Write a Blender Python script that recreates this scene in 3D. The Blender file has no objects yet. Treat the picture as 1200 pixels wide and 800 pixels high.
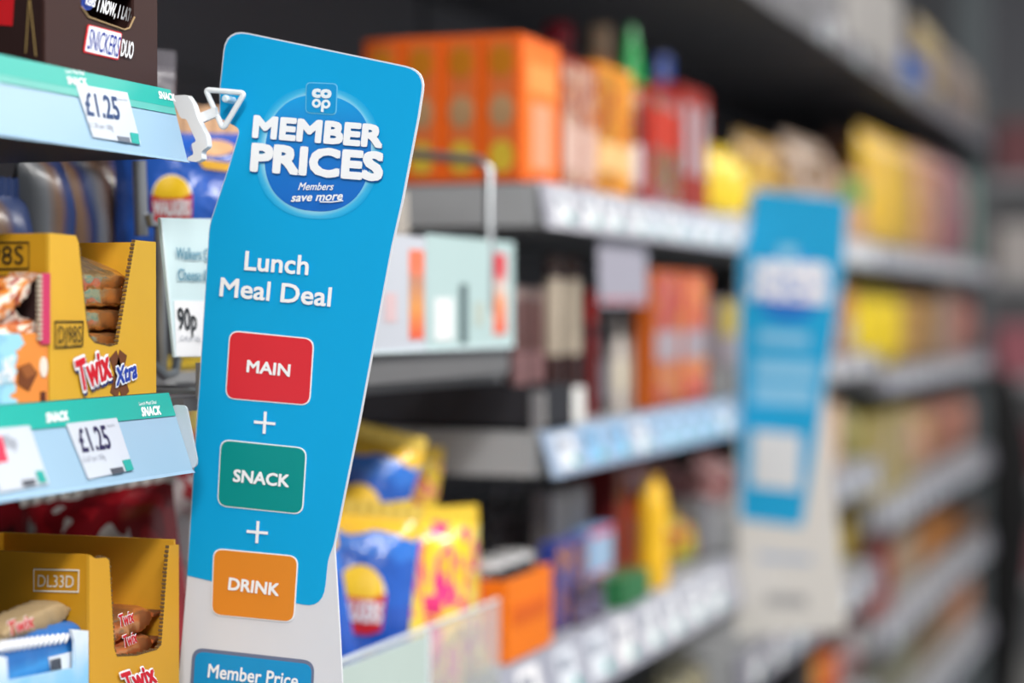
import bpy, bmesh, math, random
from mathutils import Vector, Matrix
random.seed(7)
C = bpy.context.scene.collection
sc = bpy.context.scene

# ------------------------------------------------------------------ camera
CAM = Vector((0, 0, 1.30)); FPX = 2400.0
TH = math.atan(850 / FPX); PT = math.asin(35 / FPX)
FWD = Vector((math.cos(TH) * math.cos(PT), math.sin(TH) * math.cos(PT), -math.sin(PT)))
RGT = Vector((math.sin(TH), -math.cos(TH), 0)); UPV = RGT.cross(FWD)
cd = bpy.data.cameras.new('camera'); cam = bpy.data.objects.new('camera', cd); C.objects.link(cam)
cam.matrix_world = Matrix.Translation(CAM) @ Matrix((RGT, UPV, -FWD)).transposed().to_4x4()
cd.sensor_width = 36; cd.lens = 72; cd.clip_start = 0.02
cd.dof.use_dof = True; cd.dof.focus_distance = 1.168; cd.dof.aperture_fstop = 2.75
sc.camera = cam
# ------------------------------------------------------------------ world, lamps, exposure
w = bpy.data.worlds.new('shop_air'); sc.world = w; w.use_nodes = True
bg = w.node_tree.nodes['Background']; bg.inputs[0].default_value = (0.93, 0.96, 1, 1); bg.inputs[1].default_value = 0.42
sc.view_settings.view_transform = 'Standard'; sc.view_settings.look = 'None'
sc.view_settings.exposure = 0.45; sc.view_settings.gamma = 1
def area(x, y, z, sx, sy, e, aim=None, col=(1, 0.97, 0.93)):
    l = bpy.data.lights.new('ceiling_or_fill_lamp', 'AREA'); l.shape = 'RECTANGLE'; l.size = sx; l.size_y = sy; l.energy = e; l.color = col
    o = bpy.data.objects.new('ceiling_or_fill_lamp', l); C.objects.link(o); o.location = (x, y, z)
    if aim: o.rotation_euler = (Vector(aim) - Vector((x, y, z))).to_track_quat('-Z', 'Y').to_euler()
    return o
for lx in (-2.2, -0.6, 1.0, 2.6, 4.2, 5.8, 7.4):
    area(lx, -0.75, 2.92, 1.2, 0.30, 35 if lx < 3 else 26 if lx < 5 else 16)
area(-1.6, -0.7, 2.85, 0.5, 1.2, 34, (1.0, 0.5, 1.3))  # added fill lamp behind the camera, aimed at the near sign

# ------------------------------------------------------------------ pixel -> point on a plane of the shop
def ray(px, py):
    return (FWD + RGT * ((px - 600) / FPX) + UPV * ((400 - py) / FPX))
def P(px, py, X=None, Y=None, plane=None):
    d = ray(px, py)
    if X is not None: t = X / d.x
    elif Y is not None: t = Y / d.y
    else: t = (plane[0] - CAM).dot(plane[1]) / d.dot(plane[1])
    return CAM + d * t
D = 0.5747          # the line of the shelf fronts

# ------------------------------------------------------------------ materials
_mc = {}
def lin(h):
    if isinstance(h, str):
        v = [int(h[i:i + 2], 16) / 255 for i in (0, 2, 4)]
        return tuple(c / 12.92 if c < .04045 else ((c + .055) / 1.055) ** 2.4 for c in v) + (1,)
    return tuple(h) + (1,)
def mat(col, rough=.5, metal=0.0, var=.07, scale=60, bump=0.0, coat=0.0, alpha=None, bscale=None):
    key = (col, rough, metal, var, scale, bump, coat, alpha)
    if key in _mc: return _mc[key]
    m = bpy.data.materials.new('paint_' + col); m.use_nodes = True; nt = m.node_tree; b = nt.nodes['Principled BSDF']
    tc = nt.nodes.new('ShaderNodeTexCoord'); n = nt.nodes.new('ShaderNodeTexNoise'); n.inputs['Scale'].default_value = scale
    nt.links.new(tc.outputs['Object'], n.inputs['Vector'])
    mx = nt.nodes.new('ShaderNodeMix'); mx.data_type = 'RGBA'
    c = lin(col); mx.inputs[6].default_value = c; mx.inputs[7].default_value = tuple(x * (1 - var) for x in c[:3]) + (1,)
    nt.links.new(n.outputs['Fac'], mx.inputs[0]); nt.links.new(mx.outputs[2], b.inputs['Base Color'])
    b.inputs['Roughness'].default_value = rough; b.inputs['Metallic'].default_value = metal; b.inputs['Coat Weight'].default_value = coat
    b.inputs['Specular IOR Level'].default_value = .5 if rough < .4 else .22
    if bump:
        bp = nt.nodes.new('ShaderNodeBump'); bp.inputs['Strength'].default_value = bump; bp.inputs['Distance'].default_value = .002
        n2 = nt.nodes.new('ShaderNodeTexNoise'); n2.inputs['Scale'].default_value = bscale or scale
        nt.links.new(tc.outputs['Object'], n2.inputs['Vector'])
        nt.links.new(n2.outputs['Fac'], bp.inputs['Height']); nt.links.new(bp.outputs[0], b.inputs['Normal'])
    if alpha is not None:
        b.inputs['Alpha'].default_value = alpha
    _mc[key] = m; return m
def ramp_mat(name, axis, stops, rough=.4, distort=0.0, dscale=6, interp='CONSTANT', radial=False, bump=0.0, coat=0.0, metal=0.0):
    """flat print: bands along a generated axis (or rings from the middle), with an optional wavy distortion"""
    key = (name, axis, tuple(stops), rough)
    if key in _mc: return _mc[key]
    m = bpy.data.materials.new(name); m.use_nodes = True; nt = m.node_tree; b = nt.nodes['Principled BSDF']; L = nt.links.new
    tc = nt.nodes.new('ShaderNodeTexCoord'); src = tc.outputs['Generated']
    if radial:
        mp = nt.nodes.new('ShaderNodeMapping'); mp.vector_type = 'POINT'
        mp.inputs['Location'].default_value = tuple(-.5 if k in axis else 0 for k in 'XYZ')
        mp.inputs['Scale'].default_value = tuple(1 if k in axis else 0 for k in 'XYZ')
        L(src, mp.inputs[0]); ln = nt.nodes.new('ShaderNodeVectorMath'); ln.operation = 'LENGTH'; L(mp.outputs[0], ln.inputs[0]); val = ln.outputs['Value']
    else:
        sx = nt.nodes.new('ShaderNodeSeparateXYZ'); L(src, sx.inputs[0]); val = sx.outputs['XYZ'.index(axis)]
    if distort:
        n = nt.nodes.new('ShaderNodeTexNoise'); n.inputs['Scale'].default_value = dscale; L(src, n.inputs['Vector'])
        a = nt.nodes.new('ShaderNodeMath'); a.operation = 'SUBTRACT'; L(n.outputs['Fac'], a.inputs[0]); a.inputs[1].default_value = .5
        s = nt.nodes.new('ShaderNodeMath'); s.operation = 'MULTIPLY_ADD'; L(a.outputs[0], s.inputs[0]); s.inputs[1].default_value = distort; L(val, s.inputs[2]); val = s.outputs[0]
    r = nt.nodes.new('ShaderNodeValToRGB'); r.color_ramp.interpolation = interp; e = r.color_ramp.elements
    while len(e) < len(stops): e.new(0.5)
    for i, (p, c) in enumerate(stops): e[i].position = p; e[i].color = lin(c)
    L(val, r.inputs[0]); L(r.outputs[0], b.inputs['Base Color']); b.inputs['Roughness'].default_value = rough; b.inputs['Coat Weight'].default_value = coat
    b.inputs['Metallic'].default_value = metal
    if bump:
        n2 = nt.nodes.new('ShaderNodeTexNoise'); n2.inputs['Scale'].default_value = 9; L(src, n2.inputs['Vector'])
        bp = nt.nodes.new('ShaderNodeBump'); bp.inputs['Strength'].default_value = bump; bp.inputs['Distance'].default_value = .01
        L(n2.outputs['Fac'], bp.inputs['Height']); L(bp.outputs[0], b.inputs['Normal'])
    _mc[key] = m; return m
def blob_mat(name, cols, scale=5, rough=.4, coat=.2, metal=0.0):
    """flat printed artwork: irregular patches of a few inks"""
    key = (name, tuple(cols), scale)
    if key in _mc: return _mc[key]
    m = bpy.data.materials.new(name); m.use_nodes = True; nt = m.node_tree; b = nt.nodes['Principled BSDF']; L = nt.links.new
    tc = nt.nodes.new('ShaderNodeTexCoord'); v = nt.nodes.new('ShaderNodeTexNoise'); v.inputs['Scale'].default_value = scale; v.inputs['Detail'].default_value = 1.5
    oi = nt.nodes.new('ShaderNodeObjectInfo'); va = nt.nodes.new('ShaderNodeVectorMath'); va.operation = 'MULTIPLY_ADD'
    va.inputs[1].default_value = (1, 1, 1); L(tc.outputs['Generated'], va.inputs[0])
    cm = nt.nodes.new('ShaderNodeMath'); cm.operation = 'MULTIPLY'; cm.inputs[1].default_value = 17; L(oi.outputs['Random'], cm.inputs[0]); L(cm.outputs[0], va.inputs[2])
    L(va.outputs[0], v.inputs['Vector'])
    r = nt.nodes.new('ShaderNodeValToRGB'); r.color_ramp.interpolation = 'CONSTANT'; e = r.color_ramp.elements
    n = len(cols)
    while len(e) < n: e.new(.5)
    for i, c in enumerate(cols): e[i].position = 0 if i == 0 else .36 + .28 * (i - 1) / max(1, n - 2) if n > 2 else .5; e[i].color = lin(c)
    L(v.outputs['Fac'], r.inputs[0])
    hs = nt.nodes.new('ShaderNodeHueSaturation'); mr = nt.nodes.new('ShaderNodeMapRange'); mr.inputs[3].default_value = .62; mr.inputs[4].default_value = 1.05
    L(oi.outputs['Random'], mr.inputs[0]); L(mr.outputs[0], hs.inputs['Value']); L(r.outputs[0], hs.inputs['Color']); L(hs.outputs[0], b.inputs['Base Color'])
    b.inputs['Roughness'].default_value = rough; b.inputs['Coat Weight'].default_value = coat; b.inputs['Metallic'].default_value = metal
    _mc[key] = m; return m
def glass_mat(col='cfe0dc', alpha=.35, rough=.15):
    return mat(col, rough, 0, .03, 20, 0, .3, alpha)
WHITE = mat('e9ebef', .55, var=.03); INKW = mat('f3f5f9', .5, var=.02)
GREY = mat('9c9ea1', .45, 0, var=.06); DGREY = mat('55585c', .5, .1); BLACK = mat('161618', .55)
STEEL = mat('a5a9ad', .3, .8, var=.05); DARKP = mat('6c6d73', .6, 0, .12, 8)

# ------------------------------------------------------------------ objects
class MB:
    """collects shapes, built as ONE mesh object"""
    def __init__(s): s.v = []; s.f = []
    def add(s, vs, fs):
        k = len(s.v); s.v += [Vector(v) for v in vs]; s.f += [tuple(i + k for i in f) for f in fs]; return s
    def box(s, a, b):
        x0, y0, z0 = a; x1, y1, z1 = b
        return s.add([(x0, y0, z0), (x1, y0, z0), (x1, y1, z0), (x0, y1, z0), (x0, y0, z1), (x1, y0, z1), (x1, y1, z1), (x0, y1, z1)],
                     [(0, 3, 2, 1), (4, 5, 6, 7), (0, 1, 5, 4), (1, 2, 6, 5), (2, 3, 7, 6), (3, 0, 4, 7)])
    def prism(s, pts, n, t):
        """outline in world/local points, thickened along n by t"""
        pts = [Vector(p) for p in pts]; n = Vector(n).normalized() * t; k = len(pts)
        area_n = Vector((0, 0, 0))
        for i in range(k): area_n += pts[i].cross(pts[(i + 1) % k])
        if area_n.dot(n) > 0: pts = pts[::-1]
        return s.add(pts + [p + n for p in pts], [tuple(range(k)), tuple(range(2 * k - 1, k - 1, -1))] + [((i + 1) % k, i, i + k, (i + 1) % k + k) for i in range(k)])
    def tube(s, path, r, n=10, closed=False):
        path = [Vector(p) for p in path]; m = len(path); rings = []; prev = None
        for i, p in enumerate(path):
            if closed: t = path[(i + 1) % m] - path[i - 1]
            else: t = path[min(i + 1, m - 1)] - path[max(i - 1, 0)]
            t.normalize()
            if prev is None:
                u = t.orthogonal().normalized()
            else:
                u = prev - t * prev.dot(t); u = u.normalized() if u.length > 1e-6 else t.orthogonal().normalized()
            prev = u; v = t.cross(u); rr = r[i] if isinstance(r, (list, tuple)) else r
            rings.append([p + (u * math.cos(a) + v * math.sin(a)) * rr for a in [2 * math.pi * j / n for j in range(n)]])
        vs = [q for R in rings for q in R]; fs = []
        for i in range(m if closed else m - 1):
            a = i * n; b = ((i + 1) % m) * n
            for j in range(n): fs.append((a + j, a + (j + 1) % n, b + (j + 1) % n, b + j))
        if not closed: fs += [tuple(range(n - 1, -1, -1)), tuple(range((m - 1) * n, m * n))]
        return s.add(vs, fs)
    def lathe(s, prof, n=20, c=(0, 0, 0), sx=1, sy=1):
        c = Vector(c); vs = []; fs = []; m = len(prof)
        for r, z in prof:
            for j in range(n):
                a = 2 * math.pi * j / n; vs.append(c + Vector((r * sx * math.cos(a), r * sy * math.sin(a), z)))
        for i in range(m - 1):
            for j in range(n): fs.append((i * n + j, i * n + (j + 1) % n, (i + 1) * n + (j + 1) % n, (i + 1) * n + j))
        fs += [tuple(range(n - 1, -1, -1)), tuple(range((m - 1) * n, m * n))]
        return s.add(vs, fs)
    def rbox(s, a, b, r):
        """box with rounded vertical edges and softened top and bottom"""
        x0, y0, z0 = a; x1, y1, z1 = b; r = min(r, (x1 - x0) * .45, (y1 - y0) * .45, (z1 - z0) * .45)
        def ring(inset, z):
            o = []
            for cx, cy, a0 in ((x1 - r, y1 - r, 0), (x0 + r, y1 - r, 90), (x0 + r, y0 + r, 180), (x1 - r, y0 + r, 270)):
                for k in range(4):
                    t = math.radians(a0 + 30 * k); o.append((cx + (r - inset) * math.cos(t), cy + (r - inset) * math.sin(t), z))
            return o
        q = r * .5; R = [ring(q, z0), ring(0, z0 + q), ring(0, z1 - q), ring(q, z1)]; n = 16
        vs = [p for k in R for p in k]; fs = [tuple(range(n - 1, -1, -1)), tuple(range(3 * n, 4 * n))]
        for i in range(3):
            for j in range(n): fs.append((i * n + j, i * n + (j + 1) % n, (i + 1) * n + (j + 1) % n, (i + 1) * n + j))
        return s.add(vs, fs)
    def build(s, name, m, parent=None, base=None, smooth=False, label=None):
        me = bpy.data.meshes.new(name)
        org = Vector((0, 0, 0))
        if parent is not None: org = wpos(parent)
        elif base is not None: org = Vector(base)
        me.from_pydata([tuple(v - org) for v in s.v], [], s.f)
        me.materials.append(m)
        if smooth:
            for p in me.polygons: p.use_smooth = True
            try: me.set_sharp_from_angle(angle=math.radians(40))
            except Exception: pass
        o = bpy.data.objects.new(name, me); C.objects.link(o)
        if parent is not None: o.parent = parent
        else: o.location = org
        if label: o['label'] = label
        return o
def wpos(o):
    p = Vector((0, 0, 0))
    while o is not None: p += Vector(o.location); o = o.parent
    return p
def tag(o, label, cat, group=None, kind=None):
    if label: o['label'] = label
    if cat: o['category'] = cat
    if group: o['group'] = group
    if kind: o['kind'] = kind
    return o
def thing(name, label, cat, loc=(0, 0, 0), group=None):
    o = bpy.data.objects.new(name, None); o.empty_display_size = .02; C.objects.link(o); o.location = loc
    return tag(o, label, cat, group)
def struct(o): o['kind'] = 'structure'; return o
def dup(root, loc=None, label=None, rz=None, first=True):
    r = root.copy(); C.objects.link(r)
    if loc is not None: r.location = loc
    if rz is not None: r.rotation_euler.z = rz
    if label: r['label'] = label
    for ch in list(root.children):
        c = dup(ch); c.parent = r
    return r
# ---- lettering
_tc = {}
def glyphs(s, res=3):
    if (s, res) in _tc: return _tc[(s, res)]
    c = bpy.data.curves.new('lettering', 'FONT'); c.body = s; c.resolution_u = res; c.fill_mode = 'FRONT'
    o = bpy.data.objects.new('lettering', c); C.objects.link(o)
    dg = bpy.context.evaluated_depsgraph_get(); me = bpy.data.meshes.new_from_object(o.evaluated_get(dg))
    v = [(p.co.x, p.co.y) for p in me.vertices]; f = [tuple(p.vertices) for p in me.polygons]
    bpy.data.objects.remove(o); bpy.data.curves.remove(c); bpy.data.meshes.remove(me)
    _tc[(s, res)] = (v, f); return v, f
CAPH = max(y for x, y in glyphs('H')[0])
def letters(mb, s, p0, p1, p2, n, lift=.0003, bold=0.0, grow=0.0, shift=(0, 0), xh=False, rise=None):
    """string s from baseline start p0 to baseline end p1 with capital height p0->p2; bold = stroke growth as a share of the capital height"""
    v, f = glyphs(s); xs = [a for a, b in v]; x0, x1 = min(xs), max(xs); H = CAPH if not xh else max(b for a, b in v)
    p0, p1, p2 = Vector(p0), Vector(p1), Vector(p2); U = p1 - p0; V = p2 - p0; n = Vector(n).normalized()
    ul, vl = U.length, V.length; b = (bold + grow)
    offs = [(0, 0)]; cf = min(1.0, ul / max(1e-9, (x1 - x0) / H * vl))
    if b > 0:
        offs += [(i * b * cf, j * b) for i, j in ((1, 0), (-1, 0), (0, 1), (0, -1), (.85, .85), (-.85, .85), (.85, -.85), (-.85, -.85))]
    bold_u = bold * cf
    for li, (ox, oy) in enumerate(offs):
        q = []; lf = lift + 1.2e-5 * (len(offs) - li)
        bb = bold_u * vl
        for a, c in v:
            u = (a - x0) / (x1 - x0); uu = (bb + u * (ul - 2 * bb)) / ul; vv = c / H * (1 - 2 * bold) + bold
            uu += (ox + shift[0]) * vl / ul; vv += oy + shift[1]
            q.append(p0 + U * uu + V * vv + n * lf)
        mb.add(q, f)
    return mb
def text(parent, s, p0, p1, p2, n, m, name='lettering', **k):
    return letters(MB(), s, p0, p1, p2, n, **k).build(name, m, parent)
def rounded(pts, r):
    """polygon (2-D pixel points) with rounded corners"""
    out = []; k = len(pts); rs = r if isinstance(r, (list, tuple)) else [r] * k
    for i in range(k):
        a, b, c = Vector(pts[i - 1]), Vector(pts[i]), Vector(pts[(i + 1) % k])
        if rs[i] <= 0: out.append(tuple(b)); continue
        u = (a - b); v = (c - b); ru = min(rs[i], u.length * .49); rv = min(rs[i], v.length * .49)
        A = b + u.normalized() * ru; B = b + v.normalized() * rv
        for j in range(7):
            t = j / 6; out.append(tuple(A * (1 - t) ** 2 + b * 2 * t * (1 - t) + B * t * t))
    return out

# ================================================================== ROOM
struct(MB().box((-6, -4, -.05), (9.5, 3, 0)).build('floor', mat('8f8f8d', .35, 0, .15, 3)))
struct(MB().box((-6, -4, 3.1), (9.5, 3, 3.15)).build('ceiling', mat('7b7c80', .8, 0, .1, 3)))
struct(MB().box((9.4, -4, 0), (9.5, 3, 3.1)).build('wall_far', mat('8f8f94', .8, 0, .1, 2)))

# ================================================================== SHELVING
BACK = D + .42
fr = thing('shelving_frame', 'dark grey back panels and uprights carrying all the shelves along the aisle', 'shelving', (0.2, BACK, 0))
for i, (a, b) in enumerate(((-0.7, 1.07), (1.075, 1.70), (1.705, 2.455), (2.46, 3.53), (3.535, 5.24))):
    for j in range(3):
        MB().box((a, BACK, .1 + j * .72), (b, BACK + .02, .1 + (j + 1) * .72 - .004)).build('back_panel', DARKP, fr)
for x in (1.0725, 1.7025, 2.4575, 3.5325, 5.19):
    MB().box((x - .0002, BACK - .004, 0), (x + .02, BACK + .03, 2.3)).build('upright', DGREY, fr)
MB().box((-0.7, D + .03, 0), (5.24, BACK, .1)).build('plinth', DGREY, fr)
e = MB(); e.box((5.245, D + .02, 0), (5.275, D + .10, 2.3)); e.build('end_post', mat('5f666a', .5), fr)
MB().box((5.245, D + .10, .1), (5.265, BACK, 2.3)).build('end_panel', mat('4a4c50', .6), fr)

def slope_plane(H0, top, out=.0156, h=.043):
    """front face plane of a price strip that leans outwards at its foot"""
    a = Vector((0, D + .008, CAM.z + top)); n = Vector((0, -h, out)).normalized()
    return (a, n)
TK = mat('c6cdd8', .35, var=.02); TEAL = mat('27a79b', .4, var=.05); STRIPB = mat('98b8d0', .4, 0, .10, 12)
STRIPG = mat('8b8b97', .4, 0, .12, 15); HDR = mat('cfd6e2', .35, var=.05)
def shelf(x0, x1, top, h, label, tickets=(), depth=.40, strip=STRIPG, tilt=0.006, body=GREY, tkw=.055, tlabel=True, hdr=None, name='shelf'):
    """top = height above the camera line of the shelf surface"""
    z = CAM.z + top; t = thing(name, label, 'shelf', (x0, D, z - .04))
    MB().box((x0, D + .016, z - .03), (x1, D + depth, z - .002)).build('shelf_board', body, t)
    e0 = MB(); e0.prism([(x0, D + .016, z - .002), (x0, D + depth, z - .002), (x0, D + depth, z - .03), (x0, D + depth - .12, z - .04), (x0, D + .016, z - h)], (-1, 0, 0), .0025)
    e0.build('end_bracket', body, t)
    MB().box((x0, D + .0095, z - h), (x1, D + .0155, z)).build('front_lip', body, t)
    yt, yb = D + .006, D + .006 - tilt
    s = MB().prism([(x0 + .001, yt, z), (x0 + .001, yb, z - h + .003), (x0 + .001, yb - .0016, z - h - .0012), (x0 + .001, yb + .002, z - h - .001), (x0 + .001, yb + .0016, z - h + .003), (x0 + .001, yt + .002, z)], (1, 0, 0), x1 - x0 - .002)
    s.build('price_strip', strip, t)
    n = Vector((0, -(h - .003), tilt)).normalized(); d = Vector((0, yb - yt, -(h - .003)))
    def q(x, v, lift=.0004): return Vector((x, yt, z)) + d * v + n * lift
    for k, (cx, cc) in enumerate(tickets):
        wdt = tkw * random.uniform(.85, 1.1)
        tk = MB().prism([q(cx - wdt / 2, .18), q(cx + wdt / 2, .18), q(cx + wdt / 2, .96), q(cx - wdt / 2, .96)], n, .0006).build('price_ticket', mat(cc, .35, var=.03), t)
        MB().prism([q(cx + wdt * .2, .72, .0012), q(cx + wdt * .45, .72, .0012), q(cx + wdt * .45, .92, .0012), q(cx + wdt * .2, .92, .0012)], n, .0002).build('teal_mark', TEAL, tk)
        b = MB()
        for j in range(3): b.prism([q(cx - wdt * .38 + j * wdt * .2, .3, .0012), q(cx - wdt * .38 + j * wdt * .2 + wdt * .13, .3, .0012), q(cx - wdt * .38 + j * wdt * .2 + wdt * .13, .52, .0012), q(cx - wdt * .38 + j * wdt * .2, .52, .0012)], n, .0002)
        b.build('printed_price', mat('55607a', .5), tk)
    return t, q
def tks(x0, x1, step, cols=('eceff4', 'dfe5ee', 'f3f3f6')):
    o = []; x = x0 + step / 2
    while x < x1 - step * .3: o.append((x, random.choice(cols))); x += step * random.uniform(.9, 1.15)
    return o

# --- near bay: shelf with header strip, top (A) and below (B)
def near_shelf(x0, x1, top, h, label, out):
    z = CAM.z + top; t = thing('shelf', label, 'shelf', (x0, D, z - .03))
    MB().box((x0, D + .012, z - h + .001), (x1, D + .40, z - .003)).build('shelf_board', mat('26262a', .5), t)
    yt, yb = D + .008, D + .008 - out; n = Vector((0, -h, out)).normalized()
    MB().prism([(x0, yt, z), (x0, yb, z - h), (x0, yb - .0018, z - h - .0016), (x0, yb + .0022, z - h - .0014), (x0, yb + .0022, z - h + .002), (x0, yt + .0022, z)], (1, 0, 0), x1 - x0).build('price_strip', STRIPB, t)
    MB().box((x0, D + .0105, z - h + .004), (x1, D + .0118, z - .003)).build('front_lip', GREY, t)
    pl = (Vector((0, yt, z)), n)
    return t, pl, n
xA = P(214, 140, Y=D).x
tA, plA, nA = near_shelf(.35, xA, .128, .0405, 'near upper shelf with pale blue price strip under the brown chocolate box', .011)
xB = P(212, 500, Y=D).x
tB, plB, nB = near_shelf(.35, xB, -.047, .044, 'near lower shelf with pale blue price strip under the yellow bar box', .0156)
def Q(pl, pts, r=0):
    if r: pts = rounded(pts, r)
    return [P(a, b, plane=pl) for a, b in pts]
def patch(parent, pl, pts, m, name, lift=.0004, t=.0003, r=0, **k):
    n = pl[1]; return MB().prism([p + n * lift for p in Q(pl, pts, r)], n, t).build(name, m, parent, **k)
def ptext(parent, pl, s, a, b, c, m, name='lettering', **k):
    k.setdefault('lift', .0012)
    return text(parent, s, P(*a, plane=pl), P(*b, plane=pl), P(*c, plane=pl), pl[1], m, name=name, **k)
# teal header runs along the whole strip
def band(parent, pl, x0, x1, v0, v1, h, out, z, m, name, lift=.0004):
    n = pl[1]; a = pl[0]; d = Vector((0, -out, -h))
    f = lambda x, v: Vector((x, a.y, a.z)) + d * v + n * lift
    return MB().prism([f(x0, v0), f(x1, v0), f(x1, v1), f(x0, v1)], n, .0003).build(name, m, parent)
band(tA, plA, .35, xA - .001, 0, .26, .0405, .011, 0, TEAL, 'header_band')
band(tA, plA, .35, xA - .001, .26, .36, .0405, .011, 0, mat('5fb5ac', .4, 0, .2, 30), 'header_band', .0003)
band(tB, plB, .35, xB - .001, 0, .30, .044, .0156, 0, TEAL, 'header_band')
NAVY = mat('2c2850', .5); PGREY = mat('9aa0ac', .5); NAVYA = mat('26406e', .5)
# ticket on A
tk = patch(tA, plA, [(87, 99), (147.5, 109), (163.5, 170), (107.5, 161)], TK, 'price_ticket', .0007)
ptext(tk, plA, '£1.25', (100, 136), (139.5, 141.5), (95, 108), NAVYA, bold=.03)
ptext(tk, plA, '£1.38 per 100g', (103, 149.5), (131, 153.5), (102, 143), PGREY)
ptext(tk, plA, 'Snickers Duo', (134, 117.5), (147, 119.5), (133.5, 114.5), PGREY)
patch(tk, plA, [(150, 156), (159.5, 157.5), (161.5, 170), (152.5, 168)], mat('2fa39a', .4), 'teal_mark', .0012)
patch(tk, plA, [(135, 160), (149, 162), (150.5, 168), (137, 166)], mat('6d7480', .5), 'barcode', .0012)
ptext(tA, plA, 'SNACK', (78, 99), (101, 101.5), (76, 90), INKW, bold=.05, lift=.001)
ptext(tA, plA, 'Lunch Meal Deal', (75, 86), (97, 88.5), (74.5, 81), INKW, lift=.001)
ptext(tA, plA, 'SNACK', (185, 116), (204, 119.5), (183.5, 107), INKW, bold=.05, lift=.001)
# tickets on B
tk = patch(tB, plB, [(75.6, 497), (135, 490), (155, 550.5), (102, 562)], TK, 'price_ticket', .0007)
ptext(tk, plB, '£1.25', (95, 531), (129.5, 526), (86, 503), NAVY, bold=.03)
ptext(tk, plB, '£1.67 per 100g', (96, 542.5), (122, 538.5), (94, 536), PGREY)
ptext(tk, plB, 'Twix Xtra', (123, 501.5), (132.5, 500), (122, 498), PGREY)
patch(tk, plB, [(141, 540), (150, 538.5), (154.5, 551), (146, 553)], mat('2fa39a', .4), 'teal_mark', .0012)
patch(tk, plB, [(127, 550), (141, 547.5), (143.5, 554), (130, 556.5)], mat('50535c', .5), 'barcode', .0012)
tk = patch(tB, plB, [(-22, 504), (33, 499), (56, 567), (-2, 578)], TK, 'price_ticket', .0007)
ptext(tk, plB, '90p', (2, 527), (19, 525), (-3, 511), PGREY, bold=.03)
patch(tk, plB, [(-14, 514), (-1, 512), (7, 541), (-6, 543)], mat('e23a56', .4), 'offer_mark', .0012)
patch(tk, plB, [(39, 553), (47.5, 552), (52.5, 565), (44, 567)], mat('2fa39a', .4), 'teal_mark', .0012)
patch(tk, plB, [(23, 564), (38, 562), (40, 568), (26, 571)], mat('50535c', .5), 'barcode', .0012)
ptext(tB, plB, 'SNACK', (53, 496), (79, 493), (51.7, 484.5), INKW, bold=.06, lift=.001)
ptext(tB, plB, 'SNACK', (165, 488.6), (187.5, 486.4), (163.3, 477.6), INKW, bold=.06, lift=.001)
ptext(tB, plB, 'Lunch Meal Deal', (161.4, 475.6), (181.5, 473.5), (161, 471.5), INKW, lift=.001)
# end cap on B (pale grey plastic end of the strip) and blue bead
ec = MB().prism([P(a, b, X=xB + .0002) for a, b in rounded([(202, 474), (218, 475), (231, 540), (229, 548), (206, 549)], 5)], (1, 0, 0), .0016)
ec.build('end_cap', mat('b9c4cc', .4), tB)
# third near shelf below the frame
near_shelf(.35, 1.18, -.268, .041, 'near bottom shelf under the box marked DL33D', .01)
# top shelf over everything
shelf(-.5, 3.529, .435, .040, 'high shelf above the near and middle bays with a grey edge strip', [(3.0, 'b8bac2'), (3.3, 'b8bac2')], body=mat('55565c', .6), strip=mat('4c4c52', .5), depth=.41)
shelf(3.536, 5.20, .435, .040, 'high shelf over the far bay, carrying snack packets', [(3.8, 'b8bac2')], body=mat('55565c', .6), strip=mat('5c5c64', .5), depth=.41)
def XP(px, Y=D): return P(px, 365, Y=Y).x
pD = P(1000, 62, Y=D)
MB().lathe([(.002, 0), (.022, 0), (.022, .006), (.016, .009), (.002, .009)], 24).v
dl = MB().lathe([(.001, 0), (.021, 0), (.021, .005), (.016, .008), (.001, .008)], 24); dl.v = [Vector((v.x + 3.06, D - .003 - v.z, CAM.z + .415 + v.y)) for v in dl.v]
dl.build('round_tag', mat('b9b9be', .35), [o for o in C.objects if o.get('label', '').startswith('high shelf above')][0])
F1a = shelf(1.712, 3.529, .1155, .040, 'middle bay upper shelf under the orange cartons', tks(1.73, 3.5, .075), depth=.40, strip=mat('a9aab6', .4, 0, .1, 20), tilt=.006)
F1b = shelf(3.536, 5.20, .1155, .040, 'far bay upper shelf with lilac grey price strip', tks(3.56, 5.15, .12), strip=STRIPG)
F2 = shelf(1.712, 2.452, -.105, .041, 'middle bay shelf of bottles under the black tray', tks(1.73, 2.43, .075, ('e6ebf2', 'a9c9e6', '8fbfe6', 'dfe5ee')), strip=mat('9fb2cc', .3, 0, .1, 20, coat=.4), tilt=.012)
F3 = shelf(1.60, 2.452, -.298, .056, 'middle bay lower shelf under the orange box and yellow bottle', tks(1.62, 2.43, .095), strip=mat('a6a9b8', .3, 0, .1, 20, coat=.3), tilt=.012)
F4 = shelf(1.712, 2.452, -.50, .045, 'middle bay bottom shelf below the yellow bottle', tks(1.75, 2.4, .1))
G1 = shelf(2.463, 3.529, -.068, .036, 'third bay shelf behind the second blue sign', tks(2.5, 3.5, .13), strip=STRIPG)
G2 = shelf(2.463, 3.529, -.250, .045, 'third bay shelf beside the second sign at its middle height', tks(2.5, 3.5, .12), strip=STRIPG)
G3 = shelf(2.463, 3.529, -.425, .05, 'third bay low shelf at the foot of the second sign', tks(2.5, 3.5, .12), strip=STRIPG)
H1 = shelf(3.536, 5.20, -.105, .036, 'far bay shelf level with the second sign text', tks(3.6, 5.1, .15), strip=STRIPG)
H2 = shelf(3.536, 5.20, -.335, .05, 'far bay shelf in the middle of the far unit', tks(3.6, 5.1, .15), strip=STRIPG)
H3 = shelf(3.536, 5.20, -.545, .05, 'far bay low shelf', tks(3.6, 5.1, .15), strip=STRIPG)
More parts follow.
